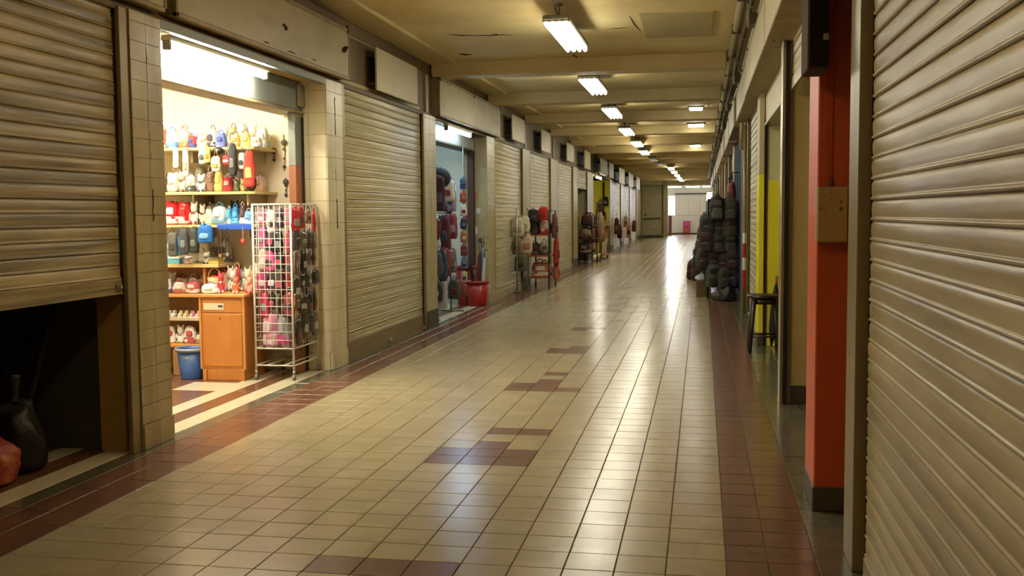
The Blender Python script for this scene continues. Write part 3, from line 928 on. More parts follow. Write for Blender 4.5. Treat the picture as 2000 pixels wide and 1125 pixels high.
ITEMS = [
('ROW', 'the top shelf'),
('bag', -4.83, 2.09, 0.08, 0.19, '#8a4a36', '#d8b060', 'brown bag'),
('bag', -4.73, 2.08, 0.11, 0.18, '#e8ece8', '#4d78b8', 'white bag with blue base'),
('bag', -4.62, 2.08, 0.09, 0.18, '#e6d2a4', '#d07040', 'cream printed bag'),
('bag', -4.54, 2.08, 0.07, 0.12, '#b03a40', '#2d3c78', 'red bag with navy base'),
('plush', -4.44, 2.08, 0.09, 0.11, '#ece6d4', '#c8a878', 'white plush toy'),
('bag', -4.26, 2.08, 0.09, 0.14, '#5f6fae', '#3c4a8c', 'periwinkle blue bag'),
('bag', -4.12, 2.07, 0.09, 0.13, '#c8a468', '#303030', 'tan bag'),
('bag', -4.02, 2.07, 0.09, 0.14, '#e2d27c', '#806828', 'yellow bag'),
('bag', -3.92, 2.07, 0.09, 0.1, '#ece8dc', '#c0a890', 'off-white bag'),
('ROW', 'the second shelf'),
('bag', -4.74, 1.69, 0.1, 0.19, '#dcd8c8', '#8a7a6a', 'pale grey bag'),
('plush', -4.65, 1.69, 0.08, 0.18, '#e8dcc4', '#806050', 'cream plush toy'),
('bag', -4.56, 1.69, 0.09, 0.17, '#f0ede4', '#404448', 'white bag with dark emblem'),
('plush', -4.46, 1.68, 0.08, 0.15, '#e6e8e0', '#5a6a90', 'white plush toy with blue bow'),
('bag', -4.37, 1.68, 0.07, 0.21, '#7a5a4c', '#e8d8a8', 'brown bag with cream band'),
('bag', -4.29, 1.68, 0.08, 0.2, '#e8c878', '#d06a30', 'yellow bag with orange band'),
('bag', -4.2, 1.68, 0.09, 0.14, '#b8303a', '#e8c8c0', 'red bag with pink stripe'),
('bag', -4.12, 1.68, 0.06, 0.11, '#5a6a4c', '#c8d0b0', 'olive green bag'),
('plush', -4.06, 1.68, 0.05, 0.11, '#e0c888', '#b08030', 'yellow plush toy'),
('ball', -3.98, 1.7, 0.09, 0.14, '#1c1a1c', '#d8d8d8', 'black round purse'),
('ROW', 'under the top shelf'),
('hang', -4.85, 1.71, 0.08, 0.32, '#e6e6e2', '#90a0b0', 'white hanging pouch'),
('hang', -4.62, 1.88, 0.05, 0.17, '#ece6dc', '#c0b8a8', 'white narrow hanging pouch'),
('hang', -4.51, 1.8, 0.05, 0.24, '#e8dccc', '#b09078', 'cream narrow hanging pouch'),
('hang', -4.36, 1.91, 0.07, 0.15, '#c8c8c4', '#484848', 'grey hanging pouch with dark dot'),
('hang', -4.3, 1.92, 0.05, 0.14, '#e8cc70', '#a07828', 'yellow hanging pouch'),
('ball', -4.21, 1.99, 0.09, 0.07, '#1a181a', '#e0e0e0', 'black hanging cap'),
('hang', -4.22, 1.84, 0.08, 0.13, '#e8e2d0', '#c89838', 'white and gold hanging pouch'),
('hang', -4.13, 1.9, 0.08, 0.08, '#c02c34', '#e8d0c8', 'red hanging pouch'),
('hang', -4.06, 1.8, 0.07, 0.28, '#22242a', '#606468', 'long black hanging pouch'),
('hang', -3.99, 1.86, 0.06, 0.14, '#e4dcc8', '#30343c', 'white and black hanging pouch'),
('hang', -3.91, 1.7, 0.09, 0.31, '#c23a2c', '#e0b060', 'long red hanging bag'),
('ROW', 'the third shelf'),
('bag', -4.86, 1.38, 0.06, 0.17, '#e8d8d0', '#c85058', 'white and red bag'),
('bag', -4.76, 1.38, 0.12, 0.23, '#d8181c', '#f0d8d8', 'large bright red bag'),
('bag', -4.64, 1.38, 0.11, 0.22, '#cc1a20', '#d8b8c0', 'bright red bag with pale emblem'),
('plush', -4.54, 1.38, 0.08, 0.19, '#ece8dc', '#903048', 'white doll with plum hat'),
('plush', -4.46, 1.38, 0.06, 0.17, '#e8dcc4', '#504038', 'cream doll with dark hair'),
('bag', -4.4, 1.38, 0.06, 0.15, '#eceade', '#d8cca8', 'small white bag'),
('bag', -4.29, 1.38, 0.14, 0.18, '#e8eaf0', '#6898b0', 'white bag with blue hem'),
('bag', -4.2, 1.38, 0.04, 0.15, '#58b0d0', '#d8ecec', 'turquoise bag'),
('bag', -4.14, 1.38, 0.06, 0.17, '#2c78b8', '#58a8d8', 'blue bag'),
('bag', -4.07, 1.38, 0.06, 0.18, '#4a3038', '#e8dcd8', 'dark plum bag with white top'),
('bag', -4.01, 1.38, 0.08, 0.13, '#6a9ac0', '#b0d0e4', 'light blue bag'),
('ROW', 'under the third shelf'),
('hang', -4.66, 1.09, 0.08, 0.22, '#54544c', '#303030', 'grey hanging pouch'),
('hang', -4.61, 1.1, 0.03, 0.17, '#3a90c8', '#2060a0', 'thin blue hanging pouch'),
('hang', -4.55, 1.11, 0.08, 0.23, '#3c3c40', '#707070', 'charcoal hanging pouch'),
('hang', -4.47, 1.12, 0.08, 0.22, '#2a302c', '#586058', 'dark green hanging pouch'),
('hang', -4.34, 1.21, 0.13, 0.16, '#1c62b0', '#78b0e0', 'round blue hanging bag'),
('strap', -4.22, 1.09, 0.04, 0.25, '#3a2824', '#b08838', 'brown hanging strap'),
('strap', -4.15, 1.1, 0.04, 0.24, '#201c1c', '#8a8a88', 'black hanging strap'),
('ball', -4.0, 1.2, 0.04, 0.05, '#c8302c', '#e8c0b0', 'small red hanging ball'),
('ROW', 'the fourth shelf'),
('bag', -4.83, 1.01, 0.09, 0.2, '#e6eaec', '#88b0d0', 'white packet with blue print'),
('box', -4.73, 1.01, 0.11, 0.06, '#58a8c0', '#e0eef0', 'light blue box'),
('plush', -4.61, 1.01, 0.09, 0.07, '#ece4e0', '#c88080', 'small white plush toy lying down'),
('plush', -4.43, 1.02, 0.07, 0.1, '#eceae0', '#303030', 'white plush bear'),
('box', -4.34, 1.01, 0.09, 0.04, '#d8c060', '#a08830', 'flat yellow box'),
('ROW', 'the fifth shelf'),
('bag', -4.83, 0.75, 0.09, 0.14, '#dadcea', '#4a4a80', 'white and violet packet'),
('bag', -4.7, 0.75, 0.12, 0.11, '#e8e4da', '#a8584c', 'white packet with red lid'),
('bag', -4.57, 0.75, 0.12, 0.12, '#b85a5c', '#e8d8d0', 'rose coloured packet'),
('ROW', 'the wooden cabinet'),
('basket', -4.34, 0.77, 0.12, 0.19, '#d8bc8c', '#b04030', 'straw basket'),
('plush', -4.19, 0.77, 0.06, 0.17, '#b8343c', '#f0d8d0', 'red doll'),
('plush', -4.15, 0.77, 0.06, 0.19, '#d8d4cc', '#484c54', 'grey doll'),
('plush', -4.04, 0.77, 0.06, 0.14, '#d86a48', '#ecd8c0', 'orange doll'),
('plush', -4.01, 0.77, 0.07, 0.2, '#dccaa8', '#c06858', 'cream doll'),
('plush', -3.92, 0.77, 0.06, 0.14, '#e09888', '#b84040', 'pink doll'),
('bag', -4.28, 0.75, 0.13, 0.09, '#e8e4d8', '#505a70', 'white folded cloth'),
('ROW', 'the upper tray'),
('shoe', -4.8, 0.51, 0.1, 0.08, '#e8e4da', '#c09088', 'pair of white baby shoes'),
('shoe', -4.68, 0.52, 0.1, 0.08, '#dcd0a0', '#e8e8e0', 'pair of straw coloured baby shoes'),
('shoe', -4.56, 0.52, 0.11, 0.08, '#e0a8a8', '#f0ece8', 'pair of pink baby shoes'),
('ROW', 'the lower tray'),
('bag', -4.81, 0.3, 0.09, 0.17, '#e8e0d8', '#b83840', 'white packet with red top'),
('plush', -4.71, 0.3, 0.08, 0.15, '#ecebe4', '#b8a890', 'white plush rabbit'),
('bag', -4.61, 0.3, 0.1, 0.17, '#e8e6dc', '#b04848', 'white packet with red band'),
('bag', -4.53, 0.3, 0.06, 0.09, '#dcd8cc', '#909088', 'small grey white packet'),
]

BASEZ = {'the top shelf': 2.061, 'the second shelf': 1.666, 'the third shelf': 1.371, 'the fourth shelf': 1.015, 'the fifth shelf': .745,
         'the wooden cabinet': .765, 'the upper tray': .514, 'the lower tray': .285}
HOOK = {'under the top shelf': 2.045, 'under the third shelf': 1.355}
rowname, idx = '', 0
YV = {}
for itx in ITEMS:
    if itx[0] == 'ROW':
        rowname, idx = itx[1], 0
        continue
    kind, x, z, w, h, c, a, what = itx
    idx += 1
    hooked = rowname in HOOK
    on = rowname if hooked else ('on ' + rowname)
    lab = '%s, %s from left %s' % (what, ORD[idx - 1], on)
    w, h = w * 1.1, h * (1.0 if hooked else 1.12)
    zb = z if hooked else BASEZ[rowname]
    y = 8.50 if hooked else 8.66
    if rowname == 'the wooden cabinet':
        y = [8.42, 8.62, 8.44, 8.60, 8.42, 8.6, 8.44][idx % 7]
        lab = '%s on top of the wooden cabinet, %s from its left' % (what, ORD[idx - 1])
    if kind == 'bag':
        bag(lab, x, y, zb, w, h, c, a, random.uniform(-.2, .2), group='goods ' + on)
    elif kind == 'plush':
        plush(lab, x, y, zb, w, h, c, a, random.uniform(-.3, .3), group='goods ' + on)
    elif kind == 'hang':
        if idx % 2 and hooked:
            y -= .03
        hang(lab, x, y, zb, w, h, c, a, HOOK.get(rowname, zb + h), random.uniform(-.2, .2), hook=(0, 8.57 - y))
    elif kind == 'ball':
        roundpurse(lab, x, y, zb, w, h, c, a, HOOK.get(rowname, 0), hooked)
    elif kind == 'strap':
        strap(lab, x, y, zb, w, h, c, a)
    elif kind == 'box':
        carton(lab, x, y, zb, w, h, c, a)
    elif kind == 'basket':
        basket(lab, x, y, zb, w, h, c, a)
    elif kind == 'shoe':
        for s, sd in ((-1, 'left'), (1, 'right')):
            shoe(what.replace('pair of ', sd + ' one of the ') + ' on the upper tray', x + s * w * .25, y, zb, w * .45, h * .8, c, a, random.uniform(-.2, .2))
# second row of goods behind, against the wall
rk = random.Random(404)
PAL = [('#f0ece0', 'white'), ('#eae2cc', 'ivory'), ('#efe9da', 'chalk white'), ('#ece6d6', 'white'), ('#e2d6b4', 'cream'), ('#d8b27a', 'tan'), ('#c8504c', 'red'), ('#d8d0c4', 'pale grey'), ('#b8c8d4', 'pale blue'), ('#e0c0b8', 'pale pink'), ('#6a5a50', 'brown'), ('#e4cf88', 'yellow'), ('#48464c', 'dark grey')]
for rown, zb, hmax, x0, x1 in (('top', 2.061, .30, -4.98, -3.98), ('second', 1.666, .30, -4.98, -3.98), ('third', 1.371, .24, -4.98, -3.98), ('fourth', 1.015, .26, -4.98, -4.34), ('fifth', .745, .20, -4.98, -4.5)):
    x, k = x0, 0
    while x < x1:
        w = rk.uniform(.085, .13)
        h = rk.uniform(.6, 1.0) * hmax
        (c, nm), (a, _) = rk.choice(PAL), rk.choice(PAL)
        k += 1
        lab = '%s %s, %s from left in the back row of the %s shelf'
        if rk.random() < .3:
            plush(lab % (nm, 'soft toy', ORD[k - 1], rown), x + w / 2, 8.93, zb, w, h, c, a, rk.uniform(-.4, .4), 'goods in the back row of the %s shelf' % rown)
        else:
            bag(lab % (nm, 'packet', ORD[k - 1], rown), x + w / 2, 8.93, zb, w, h, c, a, rk.uniform(-.3, .3), .10, 'goods in the back row of the %s shelf' % rown)
        x += w * .95
CB = [('#e0b8a0', 'peach'), ('#d8cfc0', 'pale grey'), ('#b84a44', 'red'), ('#8c8c94', 'grey'), ('#e0a080', 'salmon'), ('#e8ddc4', 'cream')]
for k in range(6):
    (c, nm), (a, _) = CB[k], CB[(k + 2) % 6]
    x = -4.30 + k * .066
    if k % 2:
        plush('%s doll in the back row on top of the wooden cabinet' % nm, x, 8.72, .765, .085, .20 + .03 * (k % 3), c, a, rk.uniform(-.4, .4), 'goods in the back row on the cabinet')
    else:
        bag('%s wrapped packet in the back row on top of the wooden cabinet' % nm, x, 8.72, .765, .085, .20 + .03 * (k % 3), c, a, rk.uniform(-.4, .4), .08, 'goods in the back row on the cabinet')
# ornament chains on the bare strip of wall
for i, (x, z0, z1) in enumerate(((-3.83, 1.86, 2.2), (-3.82, 1.62, 1.80), (-3.93, 1.95, 2.08))):
    t = thing('hanging_ornament', ['long beaded charm hanging on the cream wall beside the shelves', 'short beaded charm hanging below the long one', 'small charm hanging next to the shelf end'][i], 'ornament', (x, 9.05, z0))
    m = MB(); m.tube([(x, 9.05, z0), (x + .012, 9.05, (z0 + z1) / 2), (x, 9.05, z1)], .004, 6); m.build('cord', M_redbrown, t)
    for k, r in ((.12, .016), (.35, .01), (.6, .014), (.78, .028)):
        m = MB(); m.ball((x + .006, 9.04, z0 + (z1 - z0) * k), r, r * .7, r); m.build('bead', cloth('#54504a'), t)

# ------------------------------------------------------------------ white wire rack with hanging packets
rx0, rx1, ry0, ry1, rzt = -3.868, -3.515, 8.42, 9.0, 1.545
t = thing('wire_rack', 'white wire display rack on castors at the gift shop entrance', 'rack', ((rx0 + rx1) / 2, 8.7, 0))
for xx in (rx0, rx1):
    for yy in (ry0, ry1):
        m = MB(); m.tube([(xx, yy, .06), (xx, yy, rzt)], .010, 8); m.build('post', M_wire, t)
        m = MB(); m.lathe([(.012, .045), (.014, .06), (.014, .085)], xx, yy, 10); cs = m.build('castor', M_alu, t)
        m = MB(); m.tube([(xx - .011, yy, .027), (xx + .011, yy, .027)], .0265, 14); m.build('wheel', M_grey, cs)
def grid(axis, pos, a0, a1, z0, z1, na, nz, mt=M_wire, r=.0034):
    m = MB()
    P = (lambda a, z: (a, pos, z)) if axis == 'x' else (lambda a, z: (pos, a, z))
    for i in range(na + 1):
        a = a0 + (a1 - a0) * i / na
        m.tube([P(a, z0), P(a, z1)], r, 5)
    for i in range(nz + 1):
        z = z0 + (z1 - z0) * i / nz
        m.tube([P(a0, z), P(a1, z)], r, 5)
    return m
grid('x', ry0, rx0, rx1, .28, rzt, 7, 17).build('front_grid', M_wire, t)
grid('y', rx1, ry0, ry1, .28, rzt, 10, 17).build('side_grid', M_wire, t)
grid('y', rx0, ry0, ry1, .28, rzt, 8, 14).build('inner_grid', M_wire, t)
for z in (.13, .28):
    m = MB()
    for a, b in (((rx0, ry0), (rx1, ry0)), ((rx1, ry0), (rx1, ry1)), ((rx1, ry1), (rx0, ry1)), ((rx0, ry1), (rx0, ry0)), ((rx0 + .1, ry0), (rx0 + .1, ry1)), ((rx1 - .1, ry0), (rx1 - .1, ry1))):
        m.tube([(a[0], a[1], z), (b[0], b[1], z)], .007, 6)
    m.build('base_frame', M_wire, t)
m = MB()
for a, b in (((rx0, ry0), (rx1, ry0)), ((rx1, ry0), (rx1, ry1)), ((rx1, ry1), (rx0, ry1)), ((rx0, ry1), (rx0, ry0))):
    m.tube([(a[0], a[1], rzt), (b[0], b[1], rzt)], .009, 6)
m.build('top_frame', M_wire, t)
rr = random.Random(31)
FR = [['#d8708c', '#e4dcd8', '#24242c', '#c86478'], ['#c05890', '#2a2430', '#1c1a1e', '#a83a48'], ['#d4c0b4', '#c8508c', '#221c20', '#7c2836'], ['#b84878', '#281c24', '#30222a', '#a02c3c'], ['#cc3c64', '#1e1a1c', '#241e22', '#8c3040']]
for r in range(5):
    for k in range(4):
        z1 = 1.52 - r * .19
        lab = 'packet inside the wire rack front, %s row down, %s from left' % (ORD[r], ORD[k])
        cn = {'#d8708c': 'pink', '#e4dcd8': 'white', '#24242c': 'black', '#c86478': 'rose', '#c05890': 'magenta', '#d4c0b4': 'beige', '#7c2836': 'maroon'}.get(FR[r][k], 'dark' if int(FR[r][k][1:3], 16) < 80 else 'pink red')
        h = .17 + rr.uniform(-.05, .06)
        z1 += rr.uniform(-.03, .02)
        hang(cn + ' ' + lab, rx0 + .05 + k * .085 + rr.uniform(-.015, .015), ry0 + .06 + rr.uniform(-.01, .04), z1 - h, .085 + rr.uniform(-.015, .03), h, FR[r][k], rr.choice(['#e6d8dc', '#38323a', '#b84868', '#8a8a90']), z1 + .01, rr.uniform(-.4, .4), .045, True, 'packets on the front of the wire rack', 'hanging_packet')
SD = [['#c02a34', '#a8343c', '#8a7c70', '#c41c30'], ['#4c443c', '#6a5c4c', '#3c3834', '#5c5448'], ['#54483c', '#2c2a28', '#6a604e', '#443c34'], ['#38322c', '#201e1c', '#4c463c', '#2c2824'], ['#6a4a34', '#2a2624', '#1e1c1a', '#3a342c'], ['#2c2622', '#3c362e', '#24201e', '#45403a']]
for r in range(6):
    for k in range(4):
        z1 = 1.52 - r * .19
        h = .18 + rr.uniform(-.05, .06)
        z1 += rr.uniform(-.04, .02)
        lab = '%s packet on the corridor side of the wire rack, %s row, %s from front' % ('red' if r == 0 and k != 2 else ('grey brown' if int(SD[r][k][1:3], 16) > 64 else 'blackish'), ORD[r], ORD[k])
        hang(lab, rx1 + .018, ry0 + .08 + k * .135 + rr.uniform(-.03, .03), z1 - h, .12 + rr.uniform(-.03, .04), h, SD[r][k], rr.choice(['#8a8478', '#3a3430', '#6a3434', '#a09a90']), z1 + .01, math.pi / 2 + rr.uniform(-.25, .25), .03, True, 'packets on the corridor side of the wire rack', 'hanging_packet')
for i, (x, y, z, w, h, c, a, nm) in enumerate(((-3.77, 8.53, .30, .14, .36, '#d490a8', '#e8d4d8', 'pink child backpack wrapped in clear plastic, left one low in the wire rack'),
                                              (-3.64, 8.54, .30, .12, .34, '#9a9aa0', '#c03c84', 'grey and magenta child backpack low in the wire rack, middle one'),
                                              (-3.60, 8.70, .30, .14, .34, '#8c8478', '#c86038', 'grey backpack with orange trim low in the wire rack'),
                                              (-3.76, 8.78, .30, .16, .30, '#c04468', '#e0a0b0', 'rose backpack at the back of the wire rack'))):
    bag(nm, x, y, z - .01, w, h, c, a, rr.uniform(-.3, .3), .12)

# ------------------------------------------------------------------ dark bay under the half-raised shutter
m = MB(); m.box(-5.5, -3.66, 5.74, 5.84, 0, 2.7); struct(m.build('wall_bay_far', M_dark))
def sack(label, x, y, w, d, h, c, name='rubbish_bag', mt=None):
    t = thing(name, label, 'bag', (x, y, 0))
    m = MB(); m.soft(w, d, h * .75, prof=((0, .7), (.08, .95), (.35, 1), (.65, .85), (.88, .5), (1, .18)), p=2.2, seed=nseed(), crease=.06, n=30)
    o = m.build('sack', mt or pm('sack_' + c, c, .5, amt=.5, scale=16, bump=.5, bscale=22)); o.parent = t
    m = MB(); m.soft(w * .32, d * .32, h * .28, z0=h * .71, prof=((0, .55), (.25, .4), (.6, .6), (1, .7)), p=2, seed=nseed(), crease=.05)
    o = m.build('knot', mt or pm('sack_' + c, c, .5, amt=.5, scale=16, bump=.5, bscale=22)); o.parent = t
    return t
sack('large black sack at the back of the dark bay', -4.66, 5.1, .6, .5, .62, '#121110')
sack('black sack beside the tan post in the dark bay', -3.86, 5.18, .32, .28, .56, '#161412')
sack('red and orange plastic bag on the floor at the left edge', -3.80, 4.90, .26, .24, .34, '#b8452a', mt=pm('bag_red_orange', '#94352a', .5, c2='#b06c34', scale=7, amt=1.0, thr=.52, soft=.06, bump=.6, bscale=18))
t = thing('luggage_cart', 'folded black luggage cart leaning in the dark bay', 'cart', (-4.1, 5.5, 0))
M_lc = pm('cart_black', '#0c0b0a', .6, amt=.3)
for a, b in (((-4.28, 5.38, .06), (-3.98, 5.62, 1.05)), ((-4.02, 5.40, .06), (-3.86, 5.62, 1.05))):
    m = MB(); m.tube([a, b], .026, 8); m.build('rail', M_lc, t)
m = MB(); m.tube([(-3.98, 5.62, 1.05), (-3.92, 5.63, 1.12), (-3.86, 5.62, 1.05)], .028, 8); m.build('handle', M_lc, t)
for z in (.3, .7):
    k = (z - .06) / .99
    m = MB(); m.tube([(-4.28 + .30 * k, 5.38 + .24 * k, z), (-4.02 + .16 * k, 5.40 + .22 * k, z)], .02, 8); m.build('crossbar', M_lc, t)
for x in (-4.31, -3.99):
    m = MB(); m.tube([(x - .02, 5.38, .07), (x + .02, 5.38, .07)], .07, 14); m.build('wheel', M_lc, t)

# ------------------------------------------------------------------ umbrella and clothes shop (second open bay on the left)
m = MB(); m.box(-5.5, -3.8, 16.22, 16.36, 0, 3.0); struct(m.build('wall_clothes_far', M_shopwallC))
m = MB(); m.box(-5.5, -5.4, 12.9, 16.3, 0, 3.0); struct(m.build('wall_clothes_back', M_shopwallC))
m = MB(); m.box(-5.5, -3.8, 12.8, 12.96, 0, 3.0); struct(m.build('wall_clothes_near', M_shopwallC))
m = MB(); m.box(-5.5, -3.6, 12.8, 16.36, 2.95, 3.05); struct(m.build('ceiling_clothes', M_shopwallC))
t = thing('shutter_hood', 'grey shutter hood behind the blue-white tube over the umbrella shop', 'shutter hood', (-3.7, 14.6, 2.46))
m = MB(); m.box(-3.82, -3.60, 13.0, 16.18, 2.47, 2.69, .01); m.build('hood', M_grey, t)
m = MB(); m.box(-3.83, -3.59, 13.0, 16.18, 2.45, 2.475, .004); m.build('lip', M_pbase, t)
m = MB(); m.box(-3.62, -3.585, 16.02, 16.18, 2.45, 2.66, .006); m.build('gear_cover', M_alu, t)
t = thing('shutter_post', 'dark brown upright rail at the umbrella shop opening', 'post', (-3.66, 16.13, 0))
m = MB(); m.box(-3.70, -3.60, 16.08, 16.19, 0, 2.45, .004); m.build('rail', pm('post_brown', '#4a3020', .5, amt=.5), t)
m = MB(); m.box(-3.602, -3.594, 16.12, 16.15, 0, 2.45); m.build('groove', M_black, t)
shoptube(-3.43, 13.65, 15.15, 2.61, M_tubeC, 'bluish fluorescent tube under the header of the umbrella shop')
shoptube(-4.4, 13.8, 15.6, 2.86, M_tubeC, 'fluorescent tube on the ceiling inside the umbrella shop')
t = thing('clothes_rail', 'grey metal clothes rail crowded with goods in the umbrella shop doorway', 'rail', (-3.62, 13.9, 0))
for yy in (13.35, 14.75):
    m = MB(); m.tube([(-3.66, yy, 0), (-3.66, yy, 1.98)], .014, 8); m.build('upright', M_grey, t)
    m = MB(); m.tube([(-3.86, yy, .02), (-3.46, yy, .02)], .014, 8); m.build('foot', M_grey, t)
for z in (1.98, 1.47, .99, .56):
    m = MB(); m.tube([(-3.66, 13.35, z), (-3.66, 14.75, z)], .012, 8); m.build('rail_bar', M_grey, t)
rc = random.Random(77)
CW = {'#2c2430': 'dark plum', '#3c3440': 'dusky violet', '#4a2c34': 'wine red', '#20262c': 'blackish blue', '#4c463c': 'dark khaki', '#6a5c6a': 'mauve', '#5c2024': 'dark red', '#8a8290': 'pale mauve', '#3a4a60': 'slate blue', '#6c6658': 'grey beige'}
CW.update({'#b4aeb8': 'pale lilac', '#a8a49a': 'light grey', '#7c3038': 'crimson', '#c0b8a4': 'cream'})
for r, (zt, hh) in enumerate(((1.97, .52), (1.46, .5), (.98, .46), (.55, .42))):
    for k in range(9):
        c = rc.choice(list(CW))
        h = hh * rc.uniform(.55, 1.0)
        z0 = max(.06, zt - h - rc.uniform(0, .06))
        hang('%s garment on the clothes rail, %s tier, %s from front' % (CW[c], ('top', 'second', 'third', 'lowest')[r], ORD[k]), -3.66 + rc.uniform(-.10, .12), 13.40 + k * .165, z0, rc.uniform(.10, .24), h, c, rc.choice(list(CW)), zt + .01, rc.uniform(-.6, .6), rc.uniform(.05, .10), k % 3 == 0, 'garments on the clothes rail', 'hanging_garment')
roundpurse('large round dark hat hanging at the top of the clothes rail', -3.60, 13.9, 1.80, .34, .30, '#1c1a1c', '#5c5430', 2.1)
CP = ['#33456a', '#8c3a2c', '#b8b0a0', '#28303c', '#94602f', '#6c2430', '#506484', '#a89a78', '#7c3a38', '#2c3a58']
for k in range(9):
    hang('%s small packet, %s from top on the string beside the clothes rail' % (['blue', 'red', 'cream', 'dark', 'orange', 'wine', 'light blue', 'straw', 'brick'][k], ORD[k]), -3.52, 15.02, 1.82 - k * .2, .10, .17, CP[k], CP[(k + 3) % 10], 2.02 - k * .2, .4, .05, True, 'packets on the string', 'hanging_packet')
m = MB(); m.tube([(-3.52, 15.02, .1), (-3.52, 15.02, 2.45)], .006, 6)
tag(m.build('display_string', M_grey, None, (-3.52, 15.02, .1)), 'string for small packets hanging from the umbrella shop hood', 'string')
def redtub(x, y, r, h, label):
    M = pm('tub_red', '#9c1a12', .35, amt=.3, scale=8)
    t = thing('tub', label, 'bucket', (x, y, 0))
    m = MB(); m.lathe([(r * .74, 0), (r * .76, .012), (r * .95, h - .02), (r * .91, h - .02), (r * .7, .02)], x, y, 24); m.build('wall', M, t)
    m = MB(); m.lathe([(r * .93, h - .045), (r * 1.03, h - .04), (r * 1.04, h), (r * .92, h), (r * .9, h - .04)], x, y, 24, cap=False); m.build('rim', M, t)
    return t
redtub(-3.47, 15.72, .185, .40, 'red plastic tub of folded umbrellas in front of the umbrella shop')
redtub(-3.72, 15.98, .17, .62, 'taller red tub behind the front red tub')
UM = [('#3a2a2a', -3.50, 15.72, .12, -.06, .98, 'dark brown'), ('#8c8c90', -3.44, 15.74, .07, .05, 1.05, 'silver grey'), ('#5c1c20', -3.47, 15.66, .05, .0, .92, 'wine red'), ('#c4bfb4', -3.40, 15.7, .05, .03, .85, 'off-white'), ('#242024', -3.52, 15.78, -.1, .02, .9, 'black')]
for c, x, y, dx, dy, L, nm in UM:
    t = thing('umbrella', nm + ' folded umbrella standing in the red tub', 'umbrella', (x, y, .03))
    P = lambda k: (x + dx * k, y + dy * k, .03 + L * k)
    m = MB(); m.tube([P(.05), P(.2), P(.5), P(.8), P(.86)], [.006, .022, .032, .02, .008], 8); m.build('canopy', cloth(c), t)
    m = MB(); q = P(1.0); m.tube([P(.0), P(.5), P(.94), q, (q[0] + .03, q[1], q[2] + .015), (q[0] + .05, q[1], q[2] - .02)], .007, 6); m.build('handle', M_pbase, t)
for i, (y, z, c, s) in enumerate(((0, 1.95, '#d8a868', .05), (.0, 1.62, '#b05038', .05), (0, 1.5, '#d8d4c8', .035), (0, 1.36, '#a83c2c', .06), (0, 1.18, '#e4dccc', .05), (0, 1.02, '#4a4440', .03), (0, .95, '#c8b8a0', .06), (0, 1.75, '#c87858', .04))):
    x = -3.74 + (i * 37 % 100) / 100 * .26
    m = MB(); m.box(x - s, x + s, 16.188, 16.194, z - s * 1.2, z + s * 1.2, .001)
    m.build('sticker', cloth(c, 'plastic'), wall_left)

# ------------------------------------------------------------------ stand and trolley with bags before the closed shutters
t = thing('bag_stand', 'thin metal stand hung with pale bags before the closed shutter', 'stand', (-3.3, 18.6, 0))
for x, y in ((-3.31, 18.35), (-3.22, 19.0)):
    m = MB(); m.tube([(x, y, 0), (x, y, 1.55)], .013, 8); m.build('upright', M_alu, t)
    m = MB(); m.lathe([(.07, 0), (.07, .015), (.02, .03)], x, y, 12); m.build('foot', M_pbase, t)
m = MB(); m.tube([(-3.31, 18.35, 1.4), (-3.22, 19.0, 1.4)], .010, 8); m.build('crossbar', M_alu, t)
for i, (x, y, zt, w, h, c, a, nm) in enumerate(((-3.33, 18.5, 1.36, .26, .34, '#b4ab94', '#8c8068', 'pale grey bag hanging high on the thin stand'), (-3.27, 18.75, 1.40, .28, .30, '#c4b898', '#a09070', 'cream bag hanging high at the far side of the stand'),
                                               (-3.32, 18.45, 1.02, .20, .32, '#7c6848', '#5c4a30', 'brown bag hanging in the middle of the stand'), (-3.22, 18.85, 1.06, .22, .36, '#c0ae94', '#a86a58', 'beige bag with rusty patch hanging on the stand'),
                                               (-3.30, 18.7, .68, .24, .3, '#5c5844', '#3c3a2c', 'dull olive bag hanging low on the stand'))):
    hang(nm, x, y, zt - h, w, h, c, a, zt + .04, rc.uniform(-.3, .3), .10)
M_tb = pm('trolley_black', '#211d18', .45, amt=.4)
M_to = pm('trolley_orange', '#a8542c', .5, amt=.4)
t = thing('bag_trolley', 'black metal trolley with orange shelves piled with bags', 'trolley', (-3.05, 19.75, 0))
tx0, tx1, ty0, ty1 = -3.27, -2.87, 19.35, 20.25
for xx in (tx0, tx1):
    for yy in (ty0, ty1):
        m = MB(); m.tube([(xx, yy, .07), (xx, yy, 1.50)], .014, 8); m.build('post', M_tb, t)
        m = MB(); m.tube([(xx - .014, yy, .04), (xx + .014, yy, .04)], .04, 12); m.build('wheel', M_tb, t)
for z in (.20, .62, 1.02):
    m = MB(); m.box(tx0, tx1, ty0, ty1, z, z + .025, .004); m.build('tray', M_to, t)
m = MB()
for a, b in (((tx0, ty0), (tx1, ty0)), ((tx1, ty0), (tx1, ty1)), ((tx1, ty1), (tx0, ty1)), ((tx0, ty1), (tx0, ty0))):
    m.tube([(a[0], a[1], 1.5), (b[0], b[1], 1.5)], .012, 6)
m.build('top_frame', M_tb, t)
